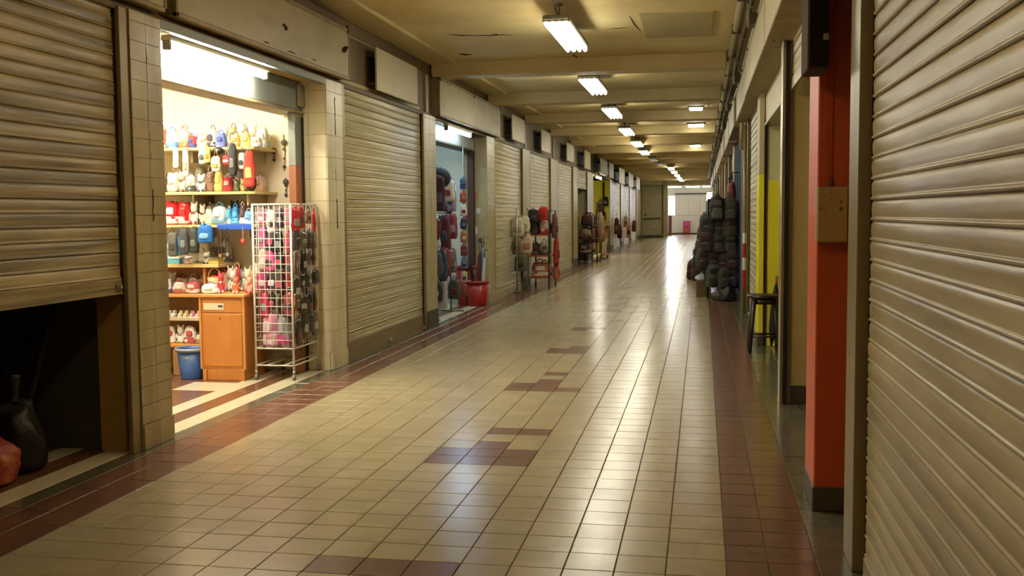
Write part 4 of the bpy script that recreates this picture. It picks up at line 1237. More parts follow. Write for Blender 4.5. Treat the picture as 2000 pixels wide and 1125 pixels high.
TB = [(-3.07, 19.55, .225, .34, .34, '#a8604c', '#d8c8b0', 'brick and cream bag on the lowest tray of the trolley'), (-3.05, 20.0, .225, .3, .3, '#b87858', '#8c3a2c', 'tan bag at the back of the lowest trolley tray'),
      (-3.16, 19.5, .645, .17, .28, '#3a2c28', '#6a4a3a', 'dark bag on the left of the middle trolley tray'), (-2.98, 19.5, .645, .18, .3, '#a89a84', '#5c5448', 'pale bag on the right of the middle trolley tray'),
      (-3.16, 19.48, 1.045, .17, .40, '#26241f', '#4a443a', 'black bag on the left of the top trolley tray'), (-2.98, 19.48, 1.045, .18, .34, '#c8a890', '#b03428', 'beige bag with red patch on the top trolley tray'),
      (-3.05, 19.9, 1.045, .3, .42, '#2a2824', '#181614', 'large black bag at the back of the top trolley tray')]
for x, y, z, w, h, c, a, nm in TB:
    bag(nm, x, y, z, w, h, c, a, rc.uniform(-.3, .3), .16, 'bags on the trolley')
for i, (x, y, zt, w, h, c, a, nm) in enumerate(((-3.16, 19.3, 1.52, .22, .24, '#1e1c1a', '#3a3632', 'black bag hanging on the front rail of the trolley'), (-2.97, 19.3, 1.56, .2, .24, '#b02420', '#7c1816', 'bright red bag hanging on the front rail of the trolley'),
                                               (-2.81, 19.75, 1.42, .22, .45, '#6a4034', '#3a2a24', 'brown bag hanging high on the outer side of the trolley'), (-2.81, 19.95, .95, .24, .5, '#a83428', '#7c241c', 'red bag hanging on the outer side of the trolley'),
                                               (-2.82, 20.05, .5, .2, .36, '#b8603c', '#8c4428', 'orange bag hanging low on the outer side of the trolley'))):
    hang(nm, x, y, zt - h, w, h, c, a, zt + .03, (0 if i < 2 else math.pi / 2), .10)

# ------------------------------------------------------------------ half-open bag shop, yellow shop and beyond
m = MB(); m.box(-5.4, -3.8, 31.0, 31.1, 0, 3.0); struct(m.build('wall_bagshop_far', M_wall))
m = MB(); m.box(-5.4, -3.8, 28.2, 28.3, 0, 3.0); struct(m.build('wall_bagshop_near', M_wall))
t = thing('display_stand', 'low black stand stacked with bags in the half-open bag shop', 'stand', (-3.25, 29.6, 0))
for xx in (-3.44, -3.06):
    for yy in (29.0, 30.4):
        m = MB(); m.tube([(xx, yy, 0), (xx, yy, 1.35)], .016, 6); m.build('post', M_tb, t)
for z in (.28, .70, 1.08):
    m = MB(); m.box(-3.45, -3.05, 28.98, 30.42, z, z + .02, .004); m.build('tray', M_tb, t)
BG = ['#5c3428', '#2a2420', '#7c5438', '#a8684c', '#3a302c', '#8c7c60', '#1e1c1c', '#6c2c24', '#b89878']
BN = ['rust brown', 'near-black', 'tan', 'terracotta', 'dark umber', 'khaki', 'black', 'maroon', 'sand']
for r, z in enumerate((.30, .72, 1.10)):
    for k in range(4):
        i = (r * 4 + k * 2 + 1) % 9
        bag('%s bag on the %s tray of the low black stand, %s from the front' % (BN[i], ('bottom', 'middle', 'top')[r], ORD[k]), -3.25 + rc.uniform(-.04, .04), 29.18 + k * .34, z, .34, .36, BG[i], BG[(i + 4) % 9], rc.uniform(-.3, .3), .24, 'bags on the low black stand')
for k in range(5):
    i = (k * 3 + 2) % 9
    hang('%s bag hanging at the bag shop corner, %s from the front' % (BN[i], ORD[k]), -3.11 + .02 * (k % 2), 30.9 + k * .28, .55 + .1 * (k % 3), .28, .7, BG[i], BG[(i + 5) % 9], 1.75, rc.uniform(-.4, .4), .16)
t = thing('hanging_rail', 'dark upright frame carrying the bags at the bag shop corner', 'rail', (-3.1, 31.5, 0))
for yy in (30.7, 32.15):
    m = MB(); m.tube([(-3.1, yy, 0), (-3.1, yy, 1.76)], .014, 6); m.build('upright', M_tb, t)
    m = MB(); m.tube([(-3.25, yy, .015), (-2.95, yy, .015)], .014, 6); m.build('foot', M_tb, t)
m = MB(); m.tube([(-3.1, 30.7, 1.755), (-3.1, 32.15, 1.755)], .014, 6); m.build('bar', M_tb, t)
t = thing('hand_truck', 'red and white folding cart parked by the yellow shop', 'cart', (-3.05, 32.6, 0))
M_rd = pm('cart_red', '#b03030', .4, amt=.3)
for xx in (-3.15, -2.95):
    m = MB(); m.tube([(xx, 32.60, .05), (xx, 32.70, .95)], .016, 6); m.build('rail', M_rd, t)
    m = MB(); m.tube([(xx - .02, 32.60, .06), (xx + .02, 32.60, .06)], .06, 12); m.build('wheel', M_tb, t)
m = MB(); m.box(-3.17, -2.93, 32.50, 32.70, .1, .12, .004); m.build('plate', M_rd, t)
m = MB(); m.tube([(-3.15, 32.70, .95), (-3.05, 32.72, 1.02), (-2.95, 32.70, .95)], .016, 6); m.build('handle', M_rd, t)
m = MB(); m.box(-3.16, -2.94, 32.64, 32.66, .18, .62, .004); m.build('panel', M_white_tile, t)
m = MB(); m.box(-5.4, -3.42, 38.5, 38.6, 0, 2.66, .004); struct(m.build('wall_yellow_far', M_yellow))
m = MB(); m.box(-5.4, -5.3, 32.6, 38.5, 0, 2.9); struct(m.build('wall_yellow_back', M_yellow))
m = MB(); m.box(-5.4, -3.8, 32.5, 32.6, 0, 2.9); struct(m.build('wall_yellow_near', M_yellow))
shoptube(-3.4, 33.2, 35.2, 2.6, M_tubeA, 'bright tube over the yellow shop opening')
m = MB(); m.tube([(-3.62, 38.4, 0), (-3.62, 38.4, 2.6)], .035, 8)
tag(m.build('steel_post', M_tb, None, (-3.62, 38.4, 0)), 'thin dark post against the yellow wall', 'post')
for k in range(6):
    i = (k * 2 + 1) % 9
    hang('%s bag on the yellow wall, %s of a loose group' % (BN[i], ORD[k]), -3.72 + .09 * (k % 4), 38.3, [1.55, 1.15, 1.7, .75, 1.3, .45][k], .22, .34, BG[(i + 1) % 9], BG[i], [2.0, 1.6, 2.1, 1.2, 1.75, .9][k], rc.uniform(-.4, .4), .12, hook=(0, .21))
t = thing('side_table', 'small white table under bags at the yellow wall', 'table', (-3.55, 38.0, 0))
m = MB(); m.box(-3.75, -3.35, 37.7, 38.3, .98, 1.02, .006); m.build('table_top', M_board, t)
for xx in (-3.72, -3.38):
    for yy in (37.74, 38.26):
        m = MB(); m.tube([(xx, yy, 0), (xx, yy, .98)], .018, 6); m.build('leg', M_tb, t)
for k, (y, z, h) in enumerate(((40.5, .6, .9), (42.0, .4, .8), (45.6, .8, .7), (47.2, .3, .9), (51.0, .5, .8))):
    i = (k * 4) % 9
    hang('%s goods hanging outside the far left shutters, %s from front' % (BN[i], ORD[k]), -3.30, y, z, .20, h * .7, BG[i], BG[(i + 3) % 9], z + h, rc.uniform(-.4, .4), .12, group='goods outside the far left shutters', hook=(-.13, 0))

# ------------------------------------------------------------------ right wall
m = MB()
m.box(0.60, 0.95, -7.9, 60.0, HB, CZ)
wall_right = struct(m.build('wall_right', M_wall))
m = MB(); m.box(2.0, 2.2, -7.9, 60.0, -.1, CZ); struct(m.build('wall_right_back', M_dark))
m = MB(); m.box(0.70, 0.95, 4.46, 5.08, 0, HB); m.build('pier', M_wall, wall_right)
def shutter_right(*a, **k):
    return shutter(*a, **k)
shutter(-2.5, 4.17, 0.0, HB, 1, 'wide closed satin cream shutter filling the right edge', M_shutR, guides=False, X=0.648, lock=False)
t = thing('shutter_post', 'worn cream shutter post between the near right shutter and the orange pillar', 'post', (0.63, 4.32, 0))
m = MB(); m.box(0.600, 0.652, 4.205, 4.46, 0.0, HB, .004); m.build('post', M_guide, t)
m = MB(); m.box(0.650, 0.70, 4.21, 4.45, 0.0, HB); m.build('channel', M_black, t)
# orange pillar
m = MB(); m.box(0.538, 0.95, 5.06, 5.47, 0.0, HB, .006); pl = m.build('pillar', M_orange, wall_right)
m = MB(); m.box(0.532, 0.95, 5.052, 5.478, 0.0, 0.12, .005); m.build('base_block', M_pbase, pl)
t = thing('switch_box', 'cream metal switch box fixed on the orange pillar', 'electric box', (0.6, 5.02, 1.30))
m = MB(); m.box(0.528, 0.668, 4.975, 5.06, 1.303, 1.562, .006); m.build('case', pm('box_cream', '#a98a52', .5, c2='#8c6c38', scale=5, amt=.5), t)
m = MB(); m.box(0.531, 0.665, 4.966, 4.978, 1.307, 1.558, .003); lid = m.build('lid', pm('box_lid', '#b39358', .45, c2='#97773f', scale=5, amt=.5), t)
for x, z, r in ((.635, 1.492, .0055), (.635, 1.46, .008), (.592, 1.535, .003), (.592, 1.50, .003), (.545, 1.462, .005), (.565, 1.452, .003)):
    m = MB(); m.ball((x, 4.9655, z), r, .003, r, 8, 6); m.build('screw' if r < .0045 else 'knockout', M_pbase, lid)
m = MB(); m.tube([(.598, 5.045, 1.56), (.598, 5.045, 1.60)], .010, 8); m.build('gland', M_pbase, t)
m = MB(); m.tube([(.598, 5.052, 1.60), (.598, 5.052, HB)], .007, 8); m.build('cable', M_orange, t)
t = thing('wall_box', 'dark brown metal box hanging at the top of the orange pillar', 'electric box', (0.5, 4.9, 2.08))
m = MB(); m.box(0.456, 0.548, 4.76, 5.058, 2.08, 2.86, .005); m.build('case', pm('box_dark', '#4c3a24', .8, spec=.2, c2='#2c2116', scale=4, amt=.7), t)
m = MB(); m.box(0.462, 0.542, 4.752, 4.762, 2.09, 2.85, .003); m.build('front', pm('box_front_shade', '#241c12', .85, amt=.5, spec=.15), t)  # front coloured darker than the case, standing for its shade
for z in (2.2, 2.5, 2.75):
    m = MB(); m.box(0.52, 0.545, 4.742, 4.756, z, z + .03, .003); m.build('latch', M_alu, t)
# first right bay: shutter rolled up, cream side wall
shutter(5.52, 7.84, 2.34, HB, 1, 'mostly rolled-up shutter just past the orange pillar', M_shut2, guides=False, lock=False)
m = MB(); m.box(0.66, 2.0, 7.9, 8.0, 0.0, HB); sw = struct(m.build('wall_bay_right_a', pm('side_wall', '#d2c692', .55, c2='#b4a468', scale=1.3, amt=.6)))
m = MB(); m.box(0.655, 2.0, 7.888, 7.90, 0.0, .14, .003); struct(m.build('baseboard_right_a', M_pbase))
m = MB(); m.box(1.7, 1.8, 5.45, 11.4, 0.0, HB); struct(m.build('wall_bay_right_back', M_wall))
m = MB(); m.tube([(.79, 7.892, .3), (.79, 7.892, 1.2), (.80, 7.892, 1.22), (.80, 7.892, 1.9)], .006, 6)
tag(m.build('wall_cable', M_pbase, None, (.79, 7.892, .3)), 'thin dark cable running down the cream side wall', 'cable')
t = thing('shutter_post', 'slim aluminium shutter rail in front of the cream side wall', 'post', (0.6, 7.9, 0))
m = MB(); m.box(0.578, 0.604, 7.86, 8.02, 0.0, HB, .003); m.build('rail', M_alu, t)
m = MB(); m.box(0.604, 0.632, 7.862, 8.02, 0.0, HB - .02); m.build('groove', M_black, t)
m = MB(); m.box(0.632, 0.66, 7.885, 8.02, 0.0, HB, .003); m.build('back_rail', M_alu, t)
# second right bay: yellow side wall
t = thing('shutter_hood', 'pale shutter hood over the yellow bay on the right', 'shutter hood', (0.75, 9.6, 2.36))
m = MB(); m.box(0.66, 0.92, 8.05, 11.3, 2.38, 2.70, .01); m.build('hood', M_board, t)
m = MB(); m.box(0.65, 0.93, 8.05, 11.3, 2.355, 2.385, .004); m.build('lip', M_guide, t)
m = MB(); m.box(0.685, 1.8, 11.32, 11.42, 0.0, 1.78); struct(m.build('wall_bay_right_b', M_yellow))
m = MB(); m.box(0.685, 1.8, 11.325, 11.42, 1.78, HB); struct(m.build('wall_bay_right_c', pm('pale_lime', '#c2c492', .5, c2='#b4b27c', scale=2, amt=.5)))
t = thing('shutter_post', 'yellow painted shutter pier behind the stool', 'post', (0.63, 11.5, 0))
m = MB(); m.box(0.598, 0.655, 11.30, 11.78, .12, 1.85, .004); m.build('lower_section', M_yellow, t)
m = MB(); m.box(0.598, 0.655, 11.30, 11.78, 1.85, HB, .004); m.build('upper_section', M_board, t)
m = MB(); m.box(0.594, 0.66, 11.295, 11.785, 0, .12, .004); m.build('base_block', M_pbase, t)
m = MB(); m.box(0.655, 0.685, 11.31, 11.42, 0.0, HB); m.build('groove', M_black, t)
# stool
sx, sy = 0.635, 10.85
M_st = pm('stool_wood', '#2b1a10', .35, c2='#1a0f09', scale=9, stretch=(1, 6, 1), amt=.6)
t = thing('bar_stool', 'dark wooden round stool standing before the yellow bay', 'stool', (sx, sy, 0))
m = MB(); m.lathe([(.02, .555), (.15, .557), (.172, .566), (.176, .580), (.168, .592), (.15, .597), (.02, .597)], sx, sy, 28); m.build('seat', M_st, t)
m = MB(); m.lathe([(.125, .50), (.13, .50), (.13, .557), (.125, .557)], sx, sy, 24); m.build('apron', M_st, t)
LEGS = [(-1, -1), (1, -1), (1, 1), (-1, 1)]
for a, b in LEGS:
    m = MB(); m.tube([(sx + a * .10, sy + b * .10, .555), (sx + a * .125, sy + b * .125, .28), (sx + a * .145, sy + b * .145, 0)], [.023, .022, .018], 8); m.build('leg', M_st, t)
for z, r in ((.17, .136), (.22, .131)):
    for i in range(4):
        (a, b), (c, d) = LEGS[i], LEGS[(i + 1) % 4]
        if (z < .2) == (i % 2 == 0):
            m = MB(); m.tube([(sx + a * r, sy + b * r, z), (sx + c * r, sy + d * r, z)], .011, 8); m.build('stretcher', M_st, t)
for i in range(4):
    (a, b), (c, d) = LEGS[i], LEGS[(i + 1) % 4]
t = thing('umbrella', 'folded dark umbrella leaning on the yellow wall behind the stool', 'umbrella', (.78, 11.2, 0))
m = MB(); m.tube([(.73, 11.12, .02), (.75, 11.15, .2), (.775, 11.2, .55), (.785, 11.23, .68)], [.008, .045, .04, .012], 8); m.build('canopy', cloth('#181410'), t)
m = MB(); m.tube([(.785, 11.23, .66), (.79, 11.25, .76)], .013, 8); m.build('handle', M_redbrown, t)
# third right bay onwards
shutter(11.85, 14.38, 0.0, HB, 1, 'closed pale shutter on the right just beyond the stool', M_shut2, X=.652)
m = MB(); m.box(0.62, 0.95, 14.45, 15.85, 0, HB, .004); m.build('pier', M_pillar, wall_right)
t = thing('barrier_pole', 'cream pole with red and white bands beside the blue panel', 'pole', (.595, 14.9, 0))
m = MB(); m.tube([(.595, 14.9, 0), (.595, 14.9, 2.66)], .024, 12); m.build('pole', M_guide, t)
for z0, z1, mt in ((.35, .62, '#a8241c'), (.62, .80, '#d8d4c8'), (.80, 1.0, '#a8241c'), (1.0, 1.15, '#d8d4c8')):
    m = MB(); m.tube([(.595, 14.9, z0), (.595, 14.9, z1)], .0262, 12, caps=False); m.build('band', pm('band_' + mt, mt, .4, amt=.3), t)
t = thing('blue_panel', 'dark blue painted shop front panel on the right', 'panel', (.7, 17.6, 0))
m = MB(); m.box(0.60, 0.90, 15.95, 19.6, 0.16, 2.62, .006); m.build('panel', M_blue, t)
for yy in (15.9, 19.62):
    m = MB(); m.box(0.585, 0.66, yy - .05, yy + .03, 0, HB, .004); m.build('edge_rail', M_alu, t)
m = MB(); m.box(0.595, 0.90, 15.95, 19.6, 0, .16, .006); m.build('plinth', M_pbase, t)
m = MB(); m.tube([(.56, 15.2, 2.72), (.56, 15.35, 2.6), (.56, 15.4, 2.35)], .03, 8)
tag(m.build('drain_pipe', M_pipe, None, (.56, 15.2, 2.35)), 'short pale pipe bending down under the right sign boxes', 'pipe')
RP = [(19.7, 20.3, '#a8996e'), (23.4, 24.1, '#7c4a2c'), (27.2, 28.0, '#a8996e'), (31.0, 31.8, '#8c5c38'), (35.0, 36.0, '#a8996e'), (40.0, 41.0, '#6c5434'), (45.5, 46.5, '#a8996e'), (51.0, 52.2, '#8c6a44'), (57.0, 60.0, '#a8996e')]
for y0, y1, c in RP:
    m = MB(); m.box(0.58, 0.95, y0, y1, 0, HB, .005); m.build('pillar', pm('pillar_' + c, c, .5, amt=.6, scale=3), wall_right)
for i, (y0, y1) in enumerate(((20.35, 23.35), (24.15, 27.15), (28.05, 30.95), (31.85, 34.95), (36.05, 39.95), (41.05, 45.45), (46.55, 50.95), (52.25, 56.95))):
    shutter(y0, y1, 0.0, HB, 1, 'closed shutter on the far right side, %s beyond the blue panel' % ORD[i], M_shut2, separate=False, lock=False, group='far right shutters')
# sign boxes above the right shops
for i, (y0, y1, x0) in enumerate(((3.6, 8.16, .462), (8.18, 11.7, .46), (11.72, 14.9, .468), (15.6, 18.6, .455), (19.2, 22.4, .46), (23.0, 26.4, .45), (27.2, 30.6, .455), (31.4, 35.6, .46), (37, 42, .455), (44, 49, .45), (51, 57, .455), (-2.5, 3.58, .465))):
    t = thing('sign_box', ('long blank cream sign box over the near right shutter' if i == 11 else 'blank cream sign box over the right-hand shops, %s along the row' % ORD[i]), 'sign', (.53, (y0 + y1) / 2, 2.71), 0, 'sign boxes over the right-hand shops')
    m = MB(); m.box(x0 + .008, .605, y0 + .008, y1 - .008, 2.715, 3.10); m.build('case', M_frame, t)
    m = MB(); m.box(x0, x0 + .016, y0 + .02, y1 - .02, 2.73, 3.09, .003); m.build('face_panel', M_board, t)
    m = MB(); m.box(x0 - .004, .605, y0, y1, 2.70, 2.722, .004); m.build('bottom_plate', M_frame, t)
    m = MB(); m.box(x0 - .004, .605, y0, y1, 3.088, 3.11, .004); m.build('top_plate', M_frame, t)
    for yy in (y0 + .3, y1 - .3):
        m = MB(); m.ball((x0 + .05, yy, 2.70), .012, .012, .006, 8, 6); m.build('rivet', M_pbase, t)
# pipes and cables under the right edge of the ceiling
for i, (x, z, r, mt, lab) in enumerate(((.34, 3.345, .040, M_pipe, 'thick pale pipe along the right edge of the ceiling'), (.42, 3.30, .022, M_pipe2, 'dark pipe beside the thick pale pipe under the ceiling'), (.50, 3.22, .028, M_pipe, 'pale pipe above the right-hand sign boxes'), (.545, 3.15, .012, M_pipe2, 'thin dark cable lying above the right-hand sign boxes'))):
    t = thing('ceiling_pipe', lab, 'pipe', (x, -7, z))
    pts = [(x + .006 * math.sin(k * 1.7 + i), -7 + k * 2.0, z + .008 * math.sin(k * 2.3 + i * 2)) for k in range(34)]
    m = MB(); m.tube(pts, r, 10); m.build('pipe', mt, t)
    y = 4.3 + i * .2
    while y < 40:
        m = MB(); m.box(x - r - .006, x + r + .006, y - .015, y + .015, z - r - .006, min(CZ, z + r + .02), .003); m.build('clamp', M_pipe2 if mt is M_pipe else M_pipe, t)
        y += 1.7
for i, (y, h) in enumerate(((9.6, .10), (13.8, .12), (17.5, .1), (21.5, .12), (25.5, .1))):
    t = thing('junction_box', 'small brown junction box under the ceiling pipes on the right, %s from front' % ORD[i], 'electric box', (.46, y, 3.12), 0, 'junction boxes under the ceiling pipes')
    m = MB(); m.box(.40, .52, y - .12, y + .12, 3.115, 3.115 + h, .006); m.build('case', M_pipe2, t)
    m = MB(); m.box(.392, .402, y - .11, y + .11, 3.12, 3.11 + h, .003); m.build('lid', M_frame, t)

# ------------------------------------------------------------------ backpack display on the right
t = thing('display_rack', 'dark metal display rack carrying the pile of backpacks on the right', 'rack', (.4, 19, 0))
for xx in (.10, .54):
    for yy in (17.5, 19.3, 21.2, 23.2):
        m = MB(); m.tube([(xx, yy, 0), (xx, yy, 1.66)], .016, 6); m.build('upright', M_tb, t)
for z in (.30, .58, .86, 1.14, 1.42, 1.66):
    m = MB()
    for xx in (.10, .32, .54):
        m.tube([(xx, 17.5, z), (xx, 23.2, z)], .011, 6)
    for yy in (17.5, 19.3, 21.2, 23.2):
        m.tube([(.10, yy, z), (.54, yy, z)], .011, 6)
    m.build('rail', M_tb, t)
PC = [('#2e2c22', 'dark olive'), ('#1c1b19', 'black'), ('#3a3832', 'charcoal'), ('#4a4638', 'khaki grey'), ('#262a24', 'dark green'), ('#4c3a28', 'brown'), ('#2c2c30', 'graphite'), ('#5a564c', 'stone grey'), ('#3c2420', 'dark maroon')]
def backpack(label, x, y, z, w, h, c, a, rz, group):
    t = thing('backpack', label, 'backpack', (x, y, z), rz, group)
    def bd(m, nm, mt):
        o = m.build(nm, mt); o.parent = t; return o
    d = w * .62
    m = MB(); m.soft(w, d, h * .94, prof=((0, .8), (.05, .96), (.3, 1), (.65, .97), (.86, .85), (.96, .6), (1, .25)), seed=nseed()); bd(m, 'body', cloth(c))
    m = MB(); m.soft(w * .78, d * .42, h * .40, z0=h * .07, y0=-d * .48, seed=nseed()); bd(m, 'front_pocket', cloth(a))
    m = MB(); m.tube([(-w * .3, -d * .62, h * .40), (0, -d * .66, h * .415), (w * .3, -d * .62, h * .40)], .006, 5); bd(m, 'zip', pm('zip', '#8a8a80', .35, metal=.5))
    m = MB(); m.soft(w * .66, d * .25, h * .22, z0=h * .56, y0=-d * .46, seed=nseed()); bd(m, 'flap', cloth(a))
    m = MB(); m.tube(arc(0, d * .2, h * .90, w * .26, h * .13), .009, 6); bd(m, 'handle', cloth(c))
    for s in (-1, 1):
        m = MB(); m.tube([(s * w * .22, d * .42, h * .88), (s * w * .28, d * .62, h * .5), (s * w * .3, d * .42, h * .08)], .014, 6); bd(m, 'shoulder_strap', cloth(a))
    return t
rb = random.Random(91)
LV = [(1.30, (.27, .46)), (1.02, (.13, .30, .47)), (.74, (.08, .27, .46)), (.46, (.02, .20, .38, .52)), (.18, (.18, .36, .52))]
LN = ['top', 'second', 'third', 'fourth', 'bottom']
for r, (z, xs) in enumerate(LV):
    for k, x in enumerate(xs):
        c, nm = PC[(r * 4 + k * 5) % 9]
        backpack('%s backpack at the pile front, %s row, %s from the aisle' % (nm, LN[r], ORD[k]), x + rb.uniform(-.02, .02), 17.42 + rb.uniform(-.07, .07) + .08 * r % .1, z + rb.uniform(-.02, .03), .25 + rb.uniform(-.02, .03), .38 + rb.uniform(-.03, .05), c, rb.choice(PC)[0], rb.uniform(-.5, .5), 'backpacks at the front of the pile')
for r, (z, xs) in enumerate(LV):
    for k in range(9):
        c, nm = PC[(r * 2 + k * 7 + 3) % 9]
        backpack('%s backpack on the aisle side of the pile, %s row, %s from front' % (nm, LN[r], ORD[k]), xs[0] + rb.uniform(-.06, .02), 17.95 + k * .58, z + rb.uniform(-.02, .04), .28, .42, c, rb.choice(PC)[0], -math.pi / 2 + rb.uniform(-.5, .5), 'backpacks on the aisle side of the pile')
for x, y, w, h, c, a, nm in ((-.17, 22.4, .30, .46, '#5c2034', '#3a1420', 'plum backpack standing on the floor at the aisle edge'), (-.06, 21.9, .30, .52, '#5c4424', '#3c2c18', 'ochre brown backpack standing on the floor by the pile'), (.02, 21.2, .28, .45, '#2c2a22', '#1a1916', 'dark backpack standing on the floor under the rack')):
    backpack(nm, x, y, 0, w, h, c, a, -.3, None)
t = thing('cardboard_box', 'brown cardboard carton on the floor below the backpacks', 'box', (.03, 18.0, 0))
m = MB(); m.box(-.09, .16, 17.75, 18.25, 0, .27, .005); m.build('body', pm('carton', '#6b5836', .8, amt=.4), t)
m = MB(); m.box(-.09, .03, 17.75, 18.25, .268, .276, .002); m.box(.04, .16, 17.75, 18.25, .268, .276, .002); m.build('flap', pm('carton', '#6b5836'), t)
sk = sack('crumpled white plastic bag lying on the carton', .0, 17.98, .22, .18, .14, '#e4e4ec')
sk.location.z = .277
sack('dark bundle on the floor at the foot of the backpack pile', .42, 17.0, .26, .26, .30, '#2a2418')
sack('brown bundle on the floor beside the dark bundle', .27, 17.15, .22, .2, .2, '#4a3c22')
m = MB(); m.soft(.16, .14, .2, seed=5)
for i, (y, c) in enumerate(((17.8, '#6c2420'), (18.6, '#8c7454'), (19.5, '#54483a'))):
    hang('%s pouch hanging from the rail above the backpacks, %s from front' % (['red', 'beige', 'drab'][i], ORD[i]), .50, y, 1.62, .2, .32, c, '#3a3024', 2.11, -1.3, .1)
m = MB(); m.tube([(.50, 17.5, 2.1), (.50, 21.0, 2.1)], .01, 6)
for yy in (17.5, 21.0):
    m.tube([(.50, yy, 2.1), (.62, yy, 2.1)], .01, 6)
tag(m.build('hanging_rail', M_tb, None, (.5, 19.2, 2.1)), 'thin dark rail fixed to the blue panel above the backpacks', 'rail')

# ------------------------------------------------------------------ far end
m = MB(); m.box(-5.5, -1.94, 60.0, 60.3, 0, CZ); m.box(-1.94, .56, 60.0, 60.3, 3.0, CZ); m.box(.56, 3.0, 60.0, 60.3, 0, CZ)
struct(m.build('wall_end', pm('end_wall', '#c4b68c', .6, c2='#a8976a', scale=1, amt=.5)))
t = thing('roller_door', 'closed cream roller door at the far end left', 'door', (-2.8, 59.9, 0))
n2 = 34
for i in range(n2):
    m = MB(); m.box(-3.42, -2.28, 59.88, 59.92, .14 + i * .084, .14 + (i + 1) * .084 - .006, .006); m.build('slat', M_shut2, t)
m = MB(); m.box(-3.45, -2.25, 59.85, 59.93, .03, .14, .008); m.build('bottom_bar', M_pbase, t)
for xx in (-3.46, -2.26):
    m = MB(); m.box(xx - .03, xx + .03, 59.84, 59.98, 0, 3.05, .005); m.build('guide_rail', M_guide, t)
m = MB(); m.tube([(-3.36, 59.80, 1.08), (-2.34, 59.80, 1.12)], .03, 8); m.build('lock_bar', M_pbase, t)
m = MB(); m.tube([(-3.2, 59.84, 1.28), (-3.2, 59.80, 1.38)], .03, 8); m.build('handle', M_pbase, t)
m = MB(); m.box(-2.2, -1.94, 59.7, 60.1, 0, CZ - .01, .01); struct(m.build('trim_5', M_pillar))
m = MB(); m.box(-3.5, .6, 59.75, 60.05, 3.02, CZ - .005, .01); struct(m.build('trim_6', pm('end_header', '#c9c0a0', .6, c2='#a89a70', scale=.8, amt=.6)))
M_fw = pm('far_white', '#e2e0d6', .5, c2='#cfccbe', scale=.8, amt=.5)
m = MB(); m.box(-3.0, 3.0, 68.0, 68.2, 0, CZ); wf = struct(m.build('wall_far', M_fw))
m = MB(); m.box(-3.2, -3.0, 60.3, 68.2, 0, CZ); struct(m.build('wall_far_left', M_fw))
m = MB(); m.box(3.0, 3.2, 60.3, 68.2, 0, CZ); struct(m.build('wall_far_right', M_fw))
m = MB(); m.box(-3.0, 3.0, 67.98, 68.0, 0, .09, .004); struct(m.build('baseboard_far', M_pbase))
for x0, x1, z0, z1 in ((-1.6, -.88, 1.24, 2.52), (-.86, -.14, 1.24, 2.52), (-.12, .26, 1.24, 2.52), (-1.9, -.14, .12, 1.2), (-.12, .8, .12, 1.2)):
    m = MB(); m.box(x0, x1, 67.965, 68.0, z0, z1, .008); m.build('wall_panel', M_fw, wf)
m = MB(); m.box(-1.75, .8, 67.9, 68.0, 2.6, 2.68, .006); m.build('rail', M_pbase, wf)
def window(i, x0, x1, z0, z1):
    m = MB(); m.box(x0 - .05, x1 + .05, 67.93, 67.99, z0 - .05, z0, .005); m.box(x0 - .05, x1 + .05, 67.93, 67.99, z1, z1 + .05, .005)
    m.box(x0 - .05, x0, 67.93, 67.99, z0, z1, .005); m.box(x1, x1 + .05, 67.93, 67.99, z0, z1, .005)
    w = struct(m.build('window_%d' % i, M_board))
    k = 2
    for j in range(k):
        m = MB(); a = z0 + (z1 - z0) * j / k; m.box(x0, x1, 67.945, 67.97, a + .01, a + (z1 - z0) / k - .01, .004); m.build('pane', M_window, w)
window(1, -2.16, -1.74, 1.26, 2.5)
window(2, .30, .90, 1.3, 2.72)
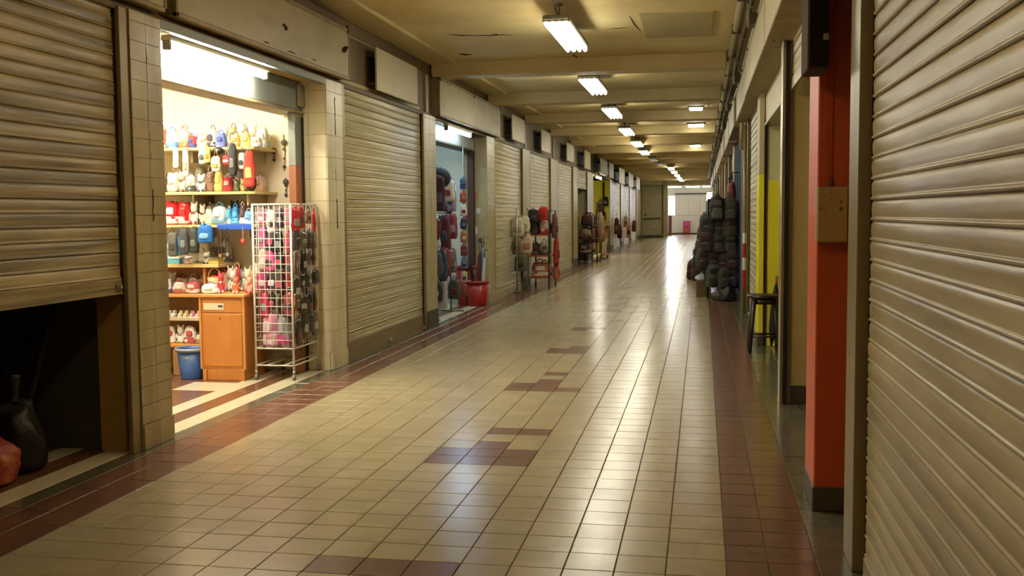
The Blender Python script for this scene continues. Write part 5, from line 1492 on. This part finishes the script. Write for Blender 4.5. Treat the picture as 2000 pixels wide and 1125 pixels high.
for i, (x0, x1) in enumerate(((-2.1, -1.2), (-1.0, -.1), (.0, .5))):
    t = thing('tube_lamp', 'bright lamp across the far white hall ceiling, %s from the left' % ORD[i], 'lamp', ((x0 + x1) / 2, 63.0, 2.97), 0, 'lamps in the far hall')
    m = MB(); m.box(x0, x1, 62.96, 63.04, 3.01, 3.06, .006); m.build('batten', M_board, t)
    m = MB(); m.tube([(x0 + .04, 63, 2.97), (x1 - .04, 63, 2.97)], .03, 10); m.build('tube', em('hall_tube', '#f6f8ff', LAMP * 2.5), t)
    for xx in (x0 + .05, x1 - .05):
        m = MB(); m.tube([(xx, 63, 3.06), (xx, 63, CZ)], .008, 6); m.build('hanger', M_pipe2, t)
t = thing('vending_machine', 'small red coin machine with pink front against the far white wall', 'machine', (-.97, 67.7, 0))
M_vr = pm('machine_red', '#a82c34', .4, amt=.4)
m = MB(); m.box(-1.19, -.75, 67.5, 67.9, .06, .86, .02); m.build('body', M_vr, t)
m = MB(); m.box(-1.15, -.79, 67.485, 67.505, .52, .82, .006); m.build('window_panel', pm('machine_pink', '#c8489c', .3, amt=.4, scale=9), t)
m = MB(); m.box(-1.13, -.81, 67.485, 67.505, .16, .44, .006); m.build('lower_panel', pm('machine_orange', '#b85840', .4, amt=.5, scale=9), t)
m = MB(); m.tube([(-.86, 67.48, .48), (-.86, 67.45, .48)], .03, 10); m.build('coin_knob', M_alu, t)
for xx in (-1.15, -.8):
    m = MB(); m.tube([(xx, 67.7, 0), (xx, 67.7, .07)], .025, 8); m.build('foot', M_tb, t)
t = thing('stall_post', 'dark red stand at the left side of the far hall opening', 'stand', (-2.0, 66.5, 0))
m = MB(); m.box(-2.1, -1.9, 66.3, 66.7, .04, 1.2, .02); m.build('body', pm('stand_red', '#6c3c34', .6, amt=.5), t)
m = MB(); m.box(-2.14, -1.86, 66.26, 66.74, 0, .05, .01); m.build('plinth', M_pbase, t)
m = MB(); m.box(-2.13, -1.87, 66.27, 66.73, 1.2, 1.24, .008); m.build('top', M_redbrown, t)
